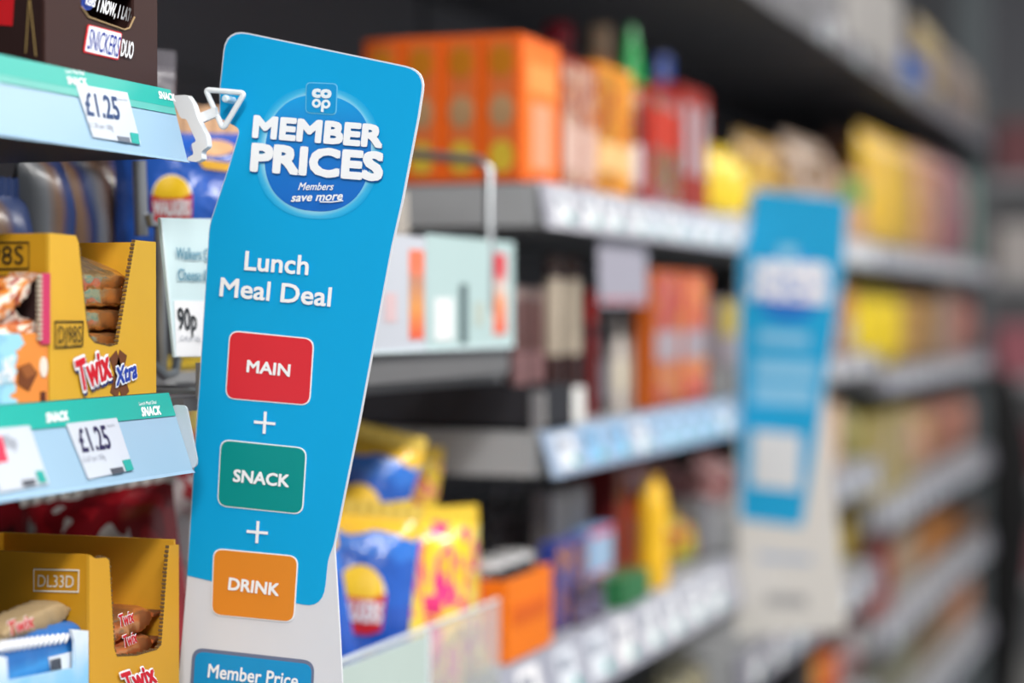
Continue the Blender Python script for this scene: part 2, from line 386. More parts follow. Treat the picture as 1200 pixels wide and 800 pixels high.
H4 = shelf(3.536, 5.20, -.755, .05, 'far bay lowest shelf', tks(3.6, 5.1, .15), strip=STRIPG)
G4 = shelf(2.463, 3.529, -.64, .05, 'third bay lowest shelf with small colourful packets', tks(2.5, 3.5, .15), strip=STRIPG)

# ================================================================== SIGN 1
XS = 1.088; plS = (Vector((XS, 0, 0)), Vector((-1, 0, 0)))
base = P(300, 860, X=XS)
sg = thing('shelf_sign', 'sharp large blue shelf sign reading MEMBER PRICES Lunch Meal Deal on a white board', 'sign', base)
out = [(264.5, 33), (499.5, 82), (491, 137), (472, 236), (460, 288), (421, 497), (392, 640), (398, 740), (404, 860), (203, 860), (209, 800), (219, 680), (222, 624), (228, 526), (234, 440), (240, 345), (245, 264), (269, 192), (281, 151), (257, 138), (257.5, 102)]
rad = [27, 25, 0, 0, 0, 0, 6, 0, 4, 4, 0, 0, 0, 0, 0, 0, 10, 0, 7, 3, 0]
op = [P(a, b, X=XS) for a, b in rounded(out, rad)]
MB().prism(op, (1, 0, 0), .0016).build('sign_board', mat('d9dbe2', .5, 0, .03), sg)
def shrink(pts, d):
    return pts
bl = [(266, 35), (497.5, 83.5), (489.4, 137), (470.4, 236), (458.6, 288), (419.6, 497), (390.6, 640), (384.5, 655), (379, 713), (330, 703), (249, 681), (219.6, 674), (223, 624), (229, 526), (235, 440), (241, 345), (246, 264), (270, 192), (282, 151), (258, 138), (258.5, 102)]
rb = [26, 24, 0, 0, 0, 0, 6, 9, 30, 0, 0, 0, 0, 0, 0, 0, 10, 0, 7, 3, 0]
BLUE = mat('02a3de', .6, 0, .04, 25)
patch(sg, plS, rounded(bl, rb), BLUE, 'blue_panel', .0001, .0002)
# the round emblem: halo, disc with a soft light rim
def blob(cx, cy, rx, ry, rot, n=64, pw=2.35):
    o = []
    for k in range(n):
        t = 2 * math.pi * k / n; c, s = math.cos(t), math.sin(t)
        x = rx * math.copysign(abs(c) ** (2 / pw), c); y = ry * math.copysign(abs(s) ** (2 / pw), s)
        a = math.radians(rot); o.append((cx + x * math.cos(a) - y * math.sin(a), cy + x * math.sin(a) + y * math.cos(a)))
    return o
patch(sg, plS, blob(373, 179.5, 72, 77, 5.3), ramp_mat('halo_print', 'YZ', [(0, '02a3de'), (.41, 'd8f0fa'), (.445, '8fd4f0'), (.48, '3fb6e6'), (.52, '02a3de')], .42, interp='LINEAR', radial=True), 'emblem_halo', .0004, .0001)
patch(sg, plS, blob(373, 179.5, 62, 68, 5.3), ramp_mat('emblem_print', 'Z', [(0, '0c66c4'), (.45, '0a74cd'), (.8, '0d8fd8'), (1, '069fe4')], .42, interp='LINEAR'), 'emblem_disc', .0006, .0001)
patch(sg, plS, [(359.3, 96.3), (396.7, 97.8), (395, 135.2), (358.6, 132.7)], mat('6cc4ea', .5), 'logo_tile_rim', .0008, .0001, r=6)
patch(sg, plS, [(360.5, 97.5), (395.5, 99), (393.8, 134), (359.8, 131.5)], mat('1797d8', .5), 'logo_tile', .0010, .0002, r=5)
COOP = mat('eaf4fb', .5)
SHD = mat('0b5ea8', .5)
def st(s, a, b, c, m=INKW, bold=0.0, parent=sg, lift=.0016, **k): return ptext(parent, plS, s, a, b, c, m, bold=bold, lift=lift, **k)
st('co', (366.5, 114.6), (389.5, 116), (367.3, 103.6), COOP, .11, xh=True)
st('op', (366, 126.5), (388.3, 128), (366.8, 115.5), COOP, .11, xh=False) if False else None
# second line of the tile drawn as shapes: o and p
def ringpatch(cx, cy, ro, ri, m, name='lettering'):
    mb = MB(); n = 20
    o = [P(cx + ro * math.cos(2 * math.pi * k / n), cy + ro * math.sin(2 * math.pi * k / n), X=XS) - Vector((.0016, 0, 0)) for k in range(n)]
    i = [P(cx + ri * math.cos(2 * math.pi * k / n), cy + ri * math.sin(2 * math.pi * k / n), X=XS) - Vector((.0016, 0, 0)) for k in range(n)]
    mb.add(o + i, [(k, (k + 1) % n, n + (k + 1) % n, n + k) for k in range(n)]); return mb
mb = ringpatch(372.2, 121.3, 5.3, 2.3, COOP); m2 = ringpatch(383.3, 122.2, 5.3, 2.3, COOP); mb.add(m2.v, m2.f)
q = [P(a, b, X=XS) - Vector((.0017, 0, 0)) for a, b in ((377.9, 121), (381, 121), (380.6, 131.5), (377.4, 131.3))]; mb.add(q, [(0, 1, 2, 3)])
mb.build('lettering', COOP, sg)
for s, a, b, c in (('MEMBER', (296.5, 161.6), (449.5, 174), (298.9, 134.8)), ('PRICES', (294, 201), (449.5, 213), (296.5, 167.2))):
    st(s, a, b, c, SHD, .075, lift=.0012, shift=(.01, -.05))
    st(s, a, b, c, INKW, .075)
st('Members', (350.5, 222.8), (391, 223), (353.5, 214), INKW, .02)
st('save more', (342, 236.6), (402, 234.5), (345, 226.5), INKW, .035)
MB().tube([P(a, b, X=XS - .0018) for a, b in ((375, 236.5), (388, 236.8), (402, 235))], .0004, 6).build('underline', INKW, sg)
st('Lunch', (287.5, 316.4), (362.5, 322.4), (289.3, 293.8), INKW, .03)
st('Meal Deal', (258.4, 347), (388.6, 359.4), (260.5, 324.7), INKW, .03)
for nm, q, colr, tx, a, b, c, bor in (
    ('main_button', [(269.5, 386.6), (369, 396.5), (364, 475.4), (264.4, 467)], 'd8303c', 'MAIN', (290, 435.8), (341, 441.4), (291.3, 421.3), 1),
    ('snack_button', [(259, 514), (360.5, 524.4), (355.6, 603), (255, 592.6)], '078f8c', 'SNACK', (274, 564), (340, 570.8), (275.5, 549.2), 1),
    ('drink_button', [(250.6, 641.6), (350.5, 651), (345.5, 729.5), (248, 720)], 'e18a2c', 'DRINK', (268.4, 690.5), (328, 698), (270, 675.8), 1)):
    bt = patch(sg, plS, q, INKW, nm, .0005, .0002, r=12)
    cx = sum(p[0] for p in q) / 4; cy = sum(p[1] for p in q) / 4
    qi = [(cx + (x - cx) * .972, cy + (y - cy) * .965) for x, y in q]
    patch(bt, plS, qi, mat(colr, .45, 0, .05, 30), 'coloured_field', .0008, .0002, r=11)
    st(tx, a, b, c, INKW, .045, parent=bt)
for cx, cy in ((311.3, 495), (302.7, 623)):
    mb = MB(); n = plS[1]
    pp = [(-.7, -13), (2.6, -12.8), (1.9, -1.2), (12.5, -.4), (12.3, 2.9), (1.6, 2), (1, 13), (-2.4, 12.8), (-1.7, 1.7), (-12.5, .8), (-12.3, -2.6), (-1.4, -1.5)]
    mb.prism([P(cx + a, cy + b, X=XS) + n * .0012 for a, b in pp], n, .0002)
    mb.build('plus_mark', INKW, sg)
mp = patch(sg, plS, [(226, 758), (369, 774), (364, 870), (219, 860)], mat('6d7894', .5), 'member_price_shadow', .0002, .0001, r=14)
mp = patch(sg, plS, [(229.5, 762.6), (366, 778), (361, 870), (224, 860)], mat('1c93cf', .45), 'member_price_panel', .0005, .0002, r=11)
st('Member Price', (244.5, 793), (350, 805.3), (246.3, 776.8), INKW, .025, parent=mp)

# ---- white clip
XC = 1.0715
clip = thing('sign_clip', 'white plastic clip with a triangular end holding the big blue sign', 'clip', P(220, 190, X=XC))
WP = mat('e7eaee', .35, 0, .03)
tri = rounded([(241, 105), (286.5, 109), (261.5, 151)], 5)
MB().tube([P(a, b, X=XC + .006) for a, b in tri], .0017, 8, closed=True).build('triangle_loop', WP, clip, smooth=True)
MB().prism([P(a, b, X=XC + .004) for a, b in ((252, 125), (254, 136), (233, 145), (228, 140), (230, 134))], (1, 0, 0), .003).build('arm', WP, clip)
jaw = rounded([(200, 112), (219, 111), (226, 121), (231, 138), (242, 160), (243.5, 172), (236, 177), (237, 187), (229, 190), (219, 188), (220, 184), (227, 181), (224, 168), (230, 166), (218, 139), (212, 139), (204, 122)], 3)
MB().prism([P(a, b, X=XC - .001) for a, b in jaw], (1, 0, 0), .0058).build('jaw', WP, clip)
pc = P(273, 117.5, X=XS - .004)
MB().tube([pc, pc + Vector((-.010, 0, 0)), pc + Vector((-.0108, 0, 0))], [.0022, .0022, .0015], 14).build('peg', mat('cfe3ee', .3), clip, smooth=True)

# ================================================================== SIGN 2
X2 = 2.462; pl2 = (Vector((X2, 0, 0)), Vector((-1, 0, 0)))
s2 = thing('shelf_sign', 'second blurred blue and white shelf sign further down the aisle', 'sign', P(920, 745, X=X2))
o2 = [(882, 221), (994, 233), (988, 330), (968, 455), (992, 738), (862, 746), (863, 610), (866, 300), (874, 280)]
MB().prism([P(a, b, X=X2) for a, b in rounded(o2, [8, 8, 0, 0, 3, 3, 0, 0, 0])], (1, 0, 0), .0016).build('sign_board', mat('d8d5d0', .5), s2)
b2 = [(883, 222), (993, 234), (987, 330), (966, 455), (940, 617), (868, 608), (867, 300), (875, 280)]
patch(s2, pl2, rounded(b2, [8, 8, 0, 0, 5, 3, 0, 0]), mat('1fa2d6', .42), 'blue_panel', .0001, .0003)
patch(s2, pl2, blob(925, 335, 38, 40, 4), ramp_mat('emblem_print', 'Z', [(0, '0c66c4'), (.45, '0a74cd'), (.8, '0d8fd8'), (1, '069fe4')], .42, interp='LINEAR'), 'emblem_disc', .0006, .0001)
def s2t(s, a, b, c, **k): return ptext(s2, pl2, s, a, b, c, INKW, lift=.0014, **k)
patch(s2, pl2, [(914, 288), (934, 290), (933, 306), (913, 304)], mat('8ccbe8', .45), 'logo_tile', .0010, .0002)
s2t('MEMBER', (882, 327), (973, 332), (883, 305), bold=.1); s2t('PRICES', (879, 350), (972, 356), (880, 330), bold=.1)
for a, b, y0, y1 in ((888, 948, 387, 402), (884, 958, 420, 442), (882, 954, 448, 472)):
    patch(s2, pl2, [(a, y0), (b, y0 + 4), (b, y1 + 4), (a, y1)], mat('86c4e6', .5), 'printed_line', .0008, .0002)
patch(s2, pl2, [(883, 504), (939, 509), (937, 575), (881, 569)], mat('d9dcdf', .5), 'white_square', .0008, .0002)
patch(s2, pl2, [(888, 648), (952, 652), (952, 660), (888, 656)], mat('a9b7cc', .5), 'printed_line', .0004, .0002)
patch(s2, pl2, [(897, 695), (946, 697), (946, 711), (897, 709)], mat('a6a5a6', .5), 'printed_line', .0004, .0002)
MB().box((X2 - .006, D - .002, P(0, 290, X=X2).z if False else CAM.z + .075), (X2 - .001, D + .008, CAM.z + .12)).build('clip', WP, s2)

# ================================================================== NEAR PRODUCTS
YEL = mat('d6a632', .5, 0, .06, 40, bump=.1); YEL_SHADED = mat('c3901f', .5, 0, .06, 40); KRAFT = mat('6d5435', .7, 0, .2, 300)  # second, darker yellow is for the box ends: their shade put into the colour
plF = (Vector((0, D + .010, 0)), Vector((0, -1, 0)))
ZA = CAM.z + .1285; ZB = CAM.z - .0465
# ---- brown chocolate box on A
x0 = P(53, 100, Y=plF[0].y).x; x1 = P(184.5, 100, Y=plF[0].y).x
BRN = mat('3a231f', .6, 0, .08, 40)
bx = thing('display_box', 'dark brown chocolate bar box on the top near shelf with a logo plate', 'box', ((x0 + x1) / 2, D + .05, ZA))
cut = [(92, -14), (160, -14), (158, 22), (152, 34), (146, 36), (104, 20), (96, 10)]
def panel_hole(pl, outer, thick):  # outer polygon extruded inward
    return MB().prism(outer, -pl[1], thick)
yf = D + .010; zt = ZA + .13
def notched(x0, x1, z0, z1, notch):  # front board with an opening from the top
    return [(x0, yf, z0), (x1, yf, z0), (x1, yf, z1)] + notch + [(x0, yf, z1)]
nc = [P(a, b, Y=yf) for a, b in ((158, -40), (157, 20), (151, 33), (145, 35), (103, 20), (95, 8), (93, -40))]
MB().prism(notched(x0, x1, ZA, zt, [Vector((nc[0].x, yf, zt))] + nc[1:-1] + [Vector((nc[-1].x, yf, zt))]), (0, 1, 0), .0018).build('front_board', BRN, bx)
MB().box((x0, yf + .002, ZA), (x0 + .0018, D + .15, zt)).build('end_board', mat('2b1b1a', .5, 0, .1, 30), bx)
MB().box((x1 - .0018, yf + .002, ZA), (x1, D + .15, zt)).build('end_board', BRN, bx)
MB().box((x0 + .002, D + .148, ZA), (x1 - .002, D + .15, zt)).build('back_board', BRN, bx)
MB().box((x0 + .002, yf + .002, ZA), (x1 - .002, D + .147, ZA + .002)).build('base_board', BRN, bx)
MB().tube([p + Vector((0, -.0003, 0)) for p in nc[1:-1]], .0006, 6).build('perforated_edge', mat('a08662', .8), bx)
lg = patch(bx, plF, [(102, 28.3), (142.3, 38.5), (138, 70.6), (96.6, 61)], mat('d8262e', .4), 'logo_plate', .0003, .0002, r=2.5)
patch(lg, plF, [(103.4, 30), (141, 39.8), (136.9, 68.8), (98.3, 59.6)], INKW, 'white_field', .0006, .0002, r=2)
ptext(lg, plF, 'SNICKERS', (100, 57), (136.3, 66.6), (104, 33.6), mat('1f3596', .4), bold=0)
ptext(bx, plF, 'DUO', (138.8, 65.5), (153, 69.5), (141.2, 45.8), INKW, bold=.03)
plE = (Vector((x0, 0, 0)), Vector((-1, 0, 0)))
patch(bx, plE, [(-20, -20), (18, -20), (15, 30.5), (-20, 28)], mat('c01f26', .4), 'red_print', .0003, .0002)
MB().tube([P(a, b, X=x0 - .0004) for a, b in ((34, 0), (30, 62))], .0003, 6).build('gold_line', mat('9b8350', .5), bx)
MB().tube([P(a, b, X=x0 - .0004) for a, b in ((35, 0), (42, 66))], .0003, 6).build('gold_line', mat('9b8350', .5), bx)
# the bar seen in the opening
def wrapped_bar(name, label, L, W, H, m, crimp=True, group=None, cat='chocolate bar'):
    """flow-wrapped bar lying along X, base at z=0"""
    t = thing(name, label, cat, (0, 0, 0), group); nx, nr = 26, 20; vs = []; fs = []
    for i in range(nx + 1):
        u = -1 + 2 * i / nx; e = max(.40, (1 - abs(u) ** 12)) ; ex = max(.9, 1 - .1 * abs(u) ** 6)
        for j in range(nr):
            a = 2 * math.pi * j / nr; c, s_ = math.cos(a), math.sin(a)
            y = W / 2 * ex * math.copysign(abs(c) ** .40, c); z = H / 2 * e * math.copysign(abs(s_) ** .42, s_)
            k = .0004 * math.sin(i * 2.3 + j * 1.7) + .0003 * math.sin(i * 5.1 + j * .9)
            vs.append((u * L / 2, y + k, H / 2 + z + k))
    for i in range(nx):
        for j in range(nr): fs.append((i * nr + j, i * nr + (j + 1) % nr, (i + 1) * nr + (j + 1) % nr, (i + 1) * nr + j))
    fs += [tuple(range(nr - 1, -1, -1)), tuple(range(nx * nr, (nx + 1) * nr))]
    MB().add(vs, fs).build('wrapper', m, t, smooth=True)
    if crimp:
        for sd in (-1, 1):
            mb = MB(); n = 12; v = []
            for i in range(n + 1):
                x = sd * (L / 2 + .010 * i / n); zz = H / 2 + (.0009 if i % 2 else -.0009)
                tooth = .0
                v += [(x, -W / 2 * .94, zz), (x, W / 2 * .94, zz), (x, W / 2 * .94, zz + .0007), (x, -W / 2 * .94, zz + .0007)]
            f = []
            for i in range(n):
                a = i * 4; b = a + 4
                for j in range(4): f.append((a + j, a + (j + 1) % 4, b + (j + 1) % 4, b + j))
            f += [(3, 2, 1, 0), (n * 4, n * 4 + 1, n * 4 + 2, n * 4 + 3)]
            mb.add(v, f).build('crimped_end', m, t)
    return t
def put(o, x, y, z, rz=0, rx=0, ry=0):
    o.location = (x, y, z); o.rotation_euler = (rx, ry, rz); return o
sb = wrapped_bar('chocolate_bar', 'brown wrapped chocolate bar standing in the opening of the brown box', .085, .02, .026, mat('2a1b1c', .3, 0, .2, 20, coat=.3), crimp=False)
sx = P(128, 15, Y=D + .012)
put(sb, sx.x, D + .031, ZA + .0485, 0, 0, math.radians(0))
plG = (Vector((0, D + .0195, 0)), Vector((0, -1, 0)))
ptext(sb, plG, '1 NOW, 1 LATER', (111, 13.5), (156, 28), (114.5, -2.5), INKW, bold=.05, lift=.0012)
for ch in sb.children:
    if ch.name.startswith('lettering'): pass
mb = MB().prism(Q(plG, blob(101, 2, 7.5, 10, 10)), (0, -1, 0), .0012).build('round_logo', mat('2e4aa8', .4), sb)
ptext(sb, plG, 'KERS', (95, 5), (106, 9), (97, -4), INKW, bold=.05, lift=.0026)

# ---- yellow box A (Twix Xtra) on B
def slope_box(name, label, pxc, pxr, zb, top_l, cutpts, rtop, depth, front_m, end_m, back_extra=0.0, lowflap=None):  # end_m: darker copy of front_m, the end's shade in its colour
    xc = P(pxc, 400, Y=yf).x; xr = P(pxr, 400, Y=yf).x
    t = thing(name, label, 'box', ((xc + xr) / 2, D + depth / 2, zb))
    zl = P(pxc, top_l, Y=yf).z; zr = P(pxr, rtop, Y=yf).z
    cp = [P(a, b, Y=yf) for a, b in cutpts]
    MB().prism([Vector((xc, yf, zb)), Vector((xr, yf, zb)), Vector((xr, yf, zr))] + cp + [Vector((xc, yf, zl))], (0, 1, 0), .002).build('front_board', front_m, t)
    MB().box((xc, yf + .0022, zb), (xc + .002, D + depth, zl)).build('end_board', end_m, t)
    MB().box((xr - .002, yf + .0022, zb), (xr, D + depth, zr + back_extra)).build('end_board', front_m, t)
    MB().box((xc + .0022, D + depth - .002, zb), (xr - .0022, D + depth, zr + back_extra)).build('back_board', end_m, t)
    MB().box((xc + .0022, yf + .0022, zb), (xr - .0022, D + depth - .0022, zb + .002)).build('base_board', front_m, t)
    # torn corrugated edge: small teeth along the cut
    mb = MB()
    for a, b in zip(cp[:-1], cp[1:]):
        L = (b - a).length; n = max(1, int(L / .0022)); d = (b - a) / n; side = Vector((d.z, 0, -d.x)).normalized()
        for i in range(n):
            p = a + d * i; h = .0005 + .0004 * ((i * 7) % 3)
            mb.prism([p, p + d * .6, p + d * .6 + side * h, p + side * h], (0, 1, 0), .0022)
    for v in mb.v: v.y -= .0002
    mb.build('corrugated_edge', KRAFT, t)
    return t, xc, xr, zl, zr
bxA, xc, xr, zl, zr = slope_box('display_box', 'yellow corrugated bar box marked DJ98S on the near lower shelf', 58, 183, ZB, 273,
    [(158.5, 281), (150, 330), (143, 372), (138, 403), (129, 406), (111, 402), (104, 394), (101, 375), (92, 284), (89, 276)], 283.5, .11, YEL, YEL_SHADED)
RED = mat('d0202c', .4); BLU = mat('2347a8', .4)
def outlined(parent, pl, s, a, b, c, m, om=INKW, bold=.05, g=.09, lift=.001, sh=None):
    if sh: ptext(parent, pl, s, a, b, c, sh, bold=bold, grow=g, lift=lift, shift=(.05, -.10))
    ptext(parent, pl, s, a, b, c, om, bold=bold, grow=g, lift=lift + .0003)
    ptext(parent, pl, s, a, b, c, m, bold=bold, lift=lift + .0006)
# two crossed bars printed behind the name
for a, b in (((132, 415), (147, 463)), ((144, 413), (133, 463))):
    p, q = P(*a, Y=yf), P(*b, Y=yf); d = (q - p).normalized(); s_ = Vector((d.z, 0, -d.x)) * .0042
    MB().prism([p - s_, p + s_, q + s_, q - s_], (0, -1, 0), .0004).build('printed_bar', mat('7a4a2a', .5, 0, .4, 200), bxA)
outlined(bxA, plF, 'Twix', (91, 460), (128.5, 442), (84.5, 423), RED, sh=mat('1f2f66', .5))
outlined(bxA, plF, 'Xtra', (133.5, 452.5), (158, 442), (133, 430.5), BLU)
def framed_code(parent, pl, quad, s, a, b, c, m, r=.0005):
    MB().tube([P(x, y, plane=pl) + pl[1] * .0006 for x, y in quad], r, 6, closed=True).build('code_frame', m, parent)
    ptext(parent, pl, s, a, b, c, m, bold=0)
INKB = mat('2a2418', .6)
framed_code(bxA, plF, [(63.5, 376.5), (96.3, 376.5), (95.5, 405), (63, 407)], 'DJ98S', (66, 401.5), (93, 401), (66.3, 382), INKB, .0004)
plE = (Vector((xc, 0, 0)), Vector((-1, 0, 0)))
framed_code(bxA, plE, [(-44, 284), (34.5, 284), (34.5, 314.5), (-44, 316)], 'DJ98S', (-38, 310), (29, 309), (-38, 289), INKB)
# side flap corner
MB().prism([P(a, b, X=xc - .0001) for a, b in rounded([(-60, 271), (42, 273), (47, 288), (47, 330), (-60, 330)], [0, 6, 0, 0, 0])], (-1, 0, 0), .0012).build('folded_flap', mat('cda036', .5), bxA) if False else None
# gold bars stacked in it
GOLD = mat('ffd596', .27, .92, .03, 12, bump=.05, bscale=40)
XL = xr - xc - .024
gb = None
for i, (py, o, lb) in enumerate(((414, 0, 'lowest'), (387, 1, 'second from the bottom'), (360, 2, 'third from the bottom'), (330, 1, 'topmost'))):
    L_ = .082; h = .0124
    if gb is None:
        gb = wrapped_bar('chocolate_bar', '', L_, .045, h, GOLD, group='gold bars stacked in the yellow boxes'); b = gb
    else: b = dup(gb)
    b['label'] = 'gold wrapped bar in the upper yellow box, %s in the opening' % lb
    zz = P(120, py, Y=D + .03).z
    put(b, (xc + xr) / 2 + .001 * o, D + .040, max(ZB + .003, zz) if i == 0 else zz, random.uniform(-.02, .02), (.35 if i == 3 else 0), 0)
    gold_last = b
# bars under the opening, carrying the stack down to the box base
for i in range(2):
    b = dup(gb); b['label'] = 'gold wrapped bar low in the upper yellow box, %s' % ('deepest', 'just below the opening')[i]
    put(b, (xc + xr) / 2, D + .040, ZB + .003 + i * (h + .0004))
# ---- peanut butter tray in front of the yellow box
TR = mat('3a2a2a', .5); ORG = blob_mat('peanut_print', ('e07c28', 'e8903c', 'e07c28', 'c9662a'), 3)
xl = P(-70, 400, Y=yf).x; xrr = xc - .0015
tr = thing('display_box', 'low open tray of peanut butter chocolates with pink side edge beside the yellow box', 'box', ((xl + xrr) / 2, D + .03, ZB))
zt2 = P(57, 390, Y=yf).z; ztt = P(50, 322, Y=yf).z
MB().box((xl, yf, ZB), (xrr, yf + .0018, zt2)).build('front_board', ramp_mat('peanut_print', 'X', [(0, '8cc4dd'), (.55, '9ad3e6'), (.70, 'e58a35'), (1, 'e08433')], .45, .35, 5), tr)
MB().box((xrr - .0018, yf + .002, ZB), (xrr, D + .06, ztt)).build('end_board', TR, tr)
MB().box((xl, yf + .002, ZB), (xl + .0018, D + .06, ztt)).build('end_board', TR, tr)
MB().box((xl, D + .058, ZB), (xrr, D + .0598, ztt)).build('back_board', TR, tr)
MB().box((xl, yf + .002, ZB), (xrr, D + .057, ZB + .0018)).build('base_board', TR, tr)
MB().prism(Q(plF, [(47, 320), (60 - 3.2, 320), (56.6, 403), (46, 403)]), (0, -1, 0), .0012).build('pink_edge', mat('c63a62', .45), tr, label='pink card edge of the tray')
mb = MB()
for i in range(14): mb.prism(Q(plF, [(42, 322 + i * 5.6), (46.5, 322 + i * 5.6), (46.5, 325.5 + i * 5.6), (42.8, 325.5 + i * 5.6)]), (0, -1, 0), .0016)
mb.build('torn_edge', mat('c9bda8', .7), tr)
pt = (Vector((0, yf, 0)), Vector((0, -1, 0)))
ptext(tr, pt, 'NUT', (2, 436), (15, 432), (1, 420), INKW, bold=.07); ptext(tr, pt, 'BUTTER', (-8, 452), (15, 446), (-8, 437), INKW, bold=.07)
cb = MB().prism(Q(pt, [(21, 430), (34, 425), (43, 437), (33, 458), (20, 450)]), (0, -1, 0), .0006).build('printed_chocolate', mat('7b4320', .5, 0, .3, 120), tr)
MB().prism(Q(pt, [(22, 431), (33.5, 426), (40, 438), (29, 444)]), (0, -1, 0), .0009).build('printed_chocolate', mat('9a5a2c', .5), tr)
rg = MB().prism(Q(pt, blob(50.5, 430, 4.4, 12, 0, 24, 2)), (0, -1, 0), .0006).build('round_mark', mat('e7ddd0', .5), tr)
MB().prism(Q(pt, [(47, 459), (52.5, 458.5), (52.5, 470), (47, 471)]), (0, -1, 0), .0006).build('brown_mark', mat('5a2d1d', .5), tr)
for i, (px, py, c, lb, rt) in enumerate(((22, 362, 'e58a3a', 'topmost, tilted upwards', .5), (12, 380, 'ddd5cf', 'white and pink one lying in the middle', -.15), (24, 402, 'c56f33', 'lowest by the torn edge', .1))):
    sk = wrapped_bar('chocolate_sachet', 'small mini sachet in the dark peanut tray, ' + lb, .036, .018, .011, blob_mat('sachet%d' % i, ('9c3a26', c, 'f0e0d0', 'b0282c'), 3, .3), group='sachets in the peanut tray')
    p = P(px, py, Y=D + .012 + i * .001); put(sk, p.x, D + .022 + (i % 2) * .006, p.z, 0, 0, -rt)

# ---- lower yellow box DL33D on the bottom near shelf
ZC = CAM.z - .2675
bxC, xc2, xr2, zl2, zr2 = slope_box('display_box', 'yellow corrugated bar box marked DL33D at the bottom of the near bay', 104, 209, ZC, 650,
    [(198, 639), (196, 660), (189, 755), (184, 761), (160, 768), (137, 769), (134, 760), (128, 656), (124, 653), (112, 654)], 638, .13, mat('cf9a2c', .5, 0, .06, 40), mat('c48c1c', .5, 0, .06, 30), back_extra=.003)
plE2 = (Vector((xc2, 0, 0)), Vector((-1, 0, 0)))
framed_code(bxC, plE2, [(40.4, 666.6), (93, 668), (92.4, 693.3), (40.4, 692)], 'DL33D', (45.4, 686.9), (87.5, 688), (46, 673), mat('d9d6cc', .6), .0005)
MB().box((xc2 - .06, D + .1302, ZC), (xc2 + .0, D + .132, P(10, 627, Y=D + .13).z)).build('back_flap', mat('c48c1c', .5), bxC)
outlined(bxC, plF, 'Twix', (146, 812), (182, 799), (138, 789), RED)
h = .0166
COP = mat('f0ac74', .28, .85, .03, 12, bump=.06, bscale=40)
gc = None
for i, (py, lb) in enumerate(((799, 'lowest'), (767, 'in the middle'), (736, 'uppermost flat one'))):
    b = wrapped_bar('chocolate_bar', '', .072, .042, h * .9, COP, group='bars stacked in the lower yellow box') if gc is None else dup(gc)
    gc = gc or b
    b['label'] = 'copper wrapped bar in the lower yellow box, ' + lb
    gmid = b if py == 767 else None if py > 767 else gmid; gtop = b; zz = P(160, py + 4, Y=D + .03).z; put(b, (xc2 + xr2) / 2 + .002, D + .040, zz, 0, 0, -.06)
plB3 = (Vector((0, D + .0185, 0)), Vector((0, -1, 0)))
for ba, pa, pb_, pc_ in ((gtop, (138, 734), (155, 729), (137, 719)), (gmid, (143, 758), (159, 753), (142, 744))):
    outlined(ba, plB3, 'Twix', pa, pb_, pc_, RED, bold=.03, g=.06)
b = dup(gc); b['label'] = 'copper wrapped bar poking up at the back of the lower yellow box'
p = P(140, 690, Y=D + .05); put(b, p.x, D + .080, p.z - .01, .2, 0, -.7)
# ---- blue and white tray at the bottom edge
xl3 = P(-40, 760, Y=yf).x
tb = thing('display_box', 'blue and white open tray at the bottom corner before the DL33D box', 'box', ((xl3 + xc2) / 2, D + .03, ZC))
BW = ramp_mat('blue_tray_print', 'Z', [(0, '2f8fd6'), (.35, '3fa0dd'), (.75, '8cc6ea'), (1, 'e8edf3')], .4, .3, 4, 'LINEAR')
ztb = P(100, 740, Y=yf).z
MB().prism([Vector((xc2 - .0012, yf, ZC)), Vector((xc2 - .0012, yf, ztb))] + Q(plF, [(84, 737), (88, 752), (88, 782), (10, 797), (8, 770), (0, 768)]) + [Vector((xl3, yf, P(0, 768, Y=yf).z)), Vector((xl3, yf, ZC))], (0, 1, 0), .0018).build('front_board', BW, tb)
MB().box((xc2 - .003, yf + .002, ZC), (xc2 - .0012, D + .05, ztb)).build('end_board', mat('3b2f28', .6), tb)
MB().box((xl3, D + .05, ZC), (xc2 - .0012, D + .0518, ztb + .001)).build('back_board', mat('3b2f28', .6), tb)
MB().box((xl3, yf + .002, ZC), (xc2 - .003, D + .049, ZC + .0018)).build('base_board', mat('3b2f28', .6), tb)
mw = wrapped_bar('chocolate_bar', 'blue wrapped bar with white zigzag lettering in the blue tray', .095, .033, .030, ramp_mat('blue_wrap', 'Z', [(0, '2c7fc8'), (.45, '3c93d8'), (.62, '2368b0'), (1, '2368b0')], .3, .15, 5, 'LINEAR'))
put(mw, P(40, 780, Y=D + .02).x, D + .031, P(40, 814, Y=D + .01).z, 0, 0, -.04)
pz = []
for i in range(14):
    x = -2 + i * 6; pz += [(x, 757 - i * .9), (x + 4, 746 - i * .7)]
MB().tube([P(a, b + 6, Y=D + .0138) for a, b in pz], .0012, 6).build('zigzag_print', INKW, tb)
patch(tb, (Vector((0, D + .0138, 0)), Vector((0, -1, 0))), [(56, 770), (84, 763), (84, 781), (60, 790)], mat('dde5ee', .5), 'barcode_field', .0002, .0002)
mb = MB()
for i in range(7): mb.prism(Q((Vector((0, D + .0132, 0)), Vector((0, -1, 0))), [(59 + i * 1.8, 773 - i * .4), (60 + i * 1.8, 772.8 - i * .4), (61 + i * 1.8, 786 - i * .4), (60 + i * 1.8, 786.2 - i * .4)]), (0, -1, 0), .0002)
mb.build('barcode', mat('333a48', .5), tb)
# beige bar sticking out behind it
bw = wrapped_bar('chocolate_bar', 'beige wrapped bar with ribbed end lying on the blue tray', .062, .022, .013, mat('a8916e', .45, .1, .12, 20))
p = P(40, 740, Y=D + .032); put(bw, p.x - .012, D + .032, p.z, .0, 0, -.10)
outlined(bw, (Vector((0, D + .0175, 0)), Vector((0, -1, 0))), 'Twix', (8, 737), (38, 731), (8, 720), RED, bold=.03, g=.05)

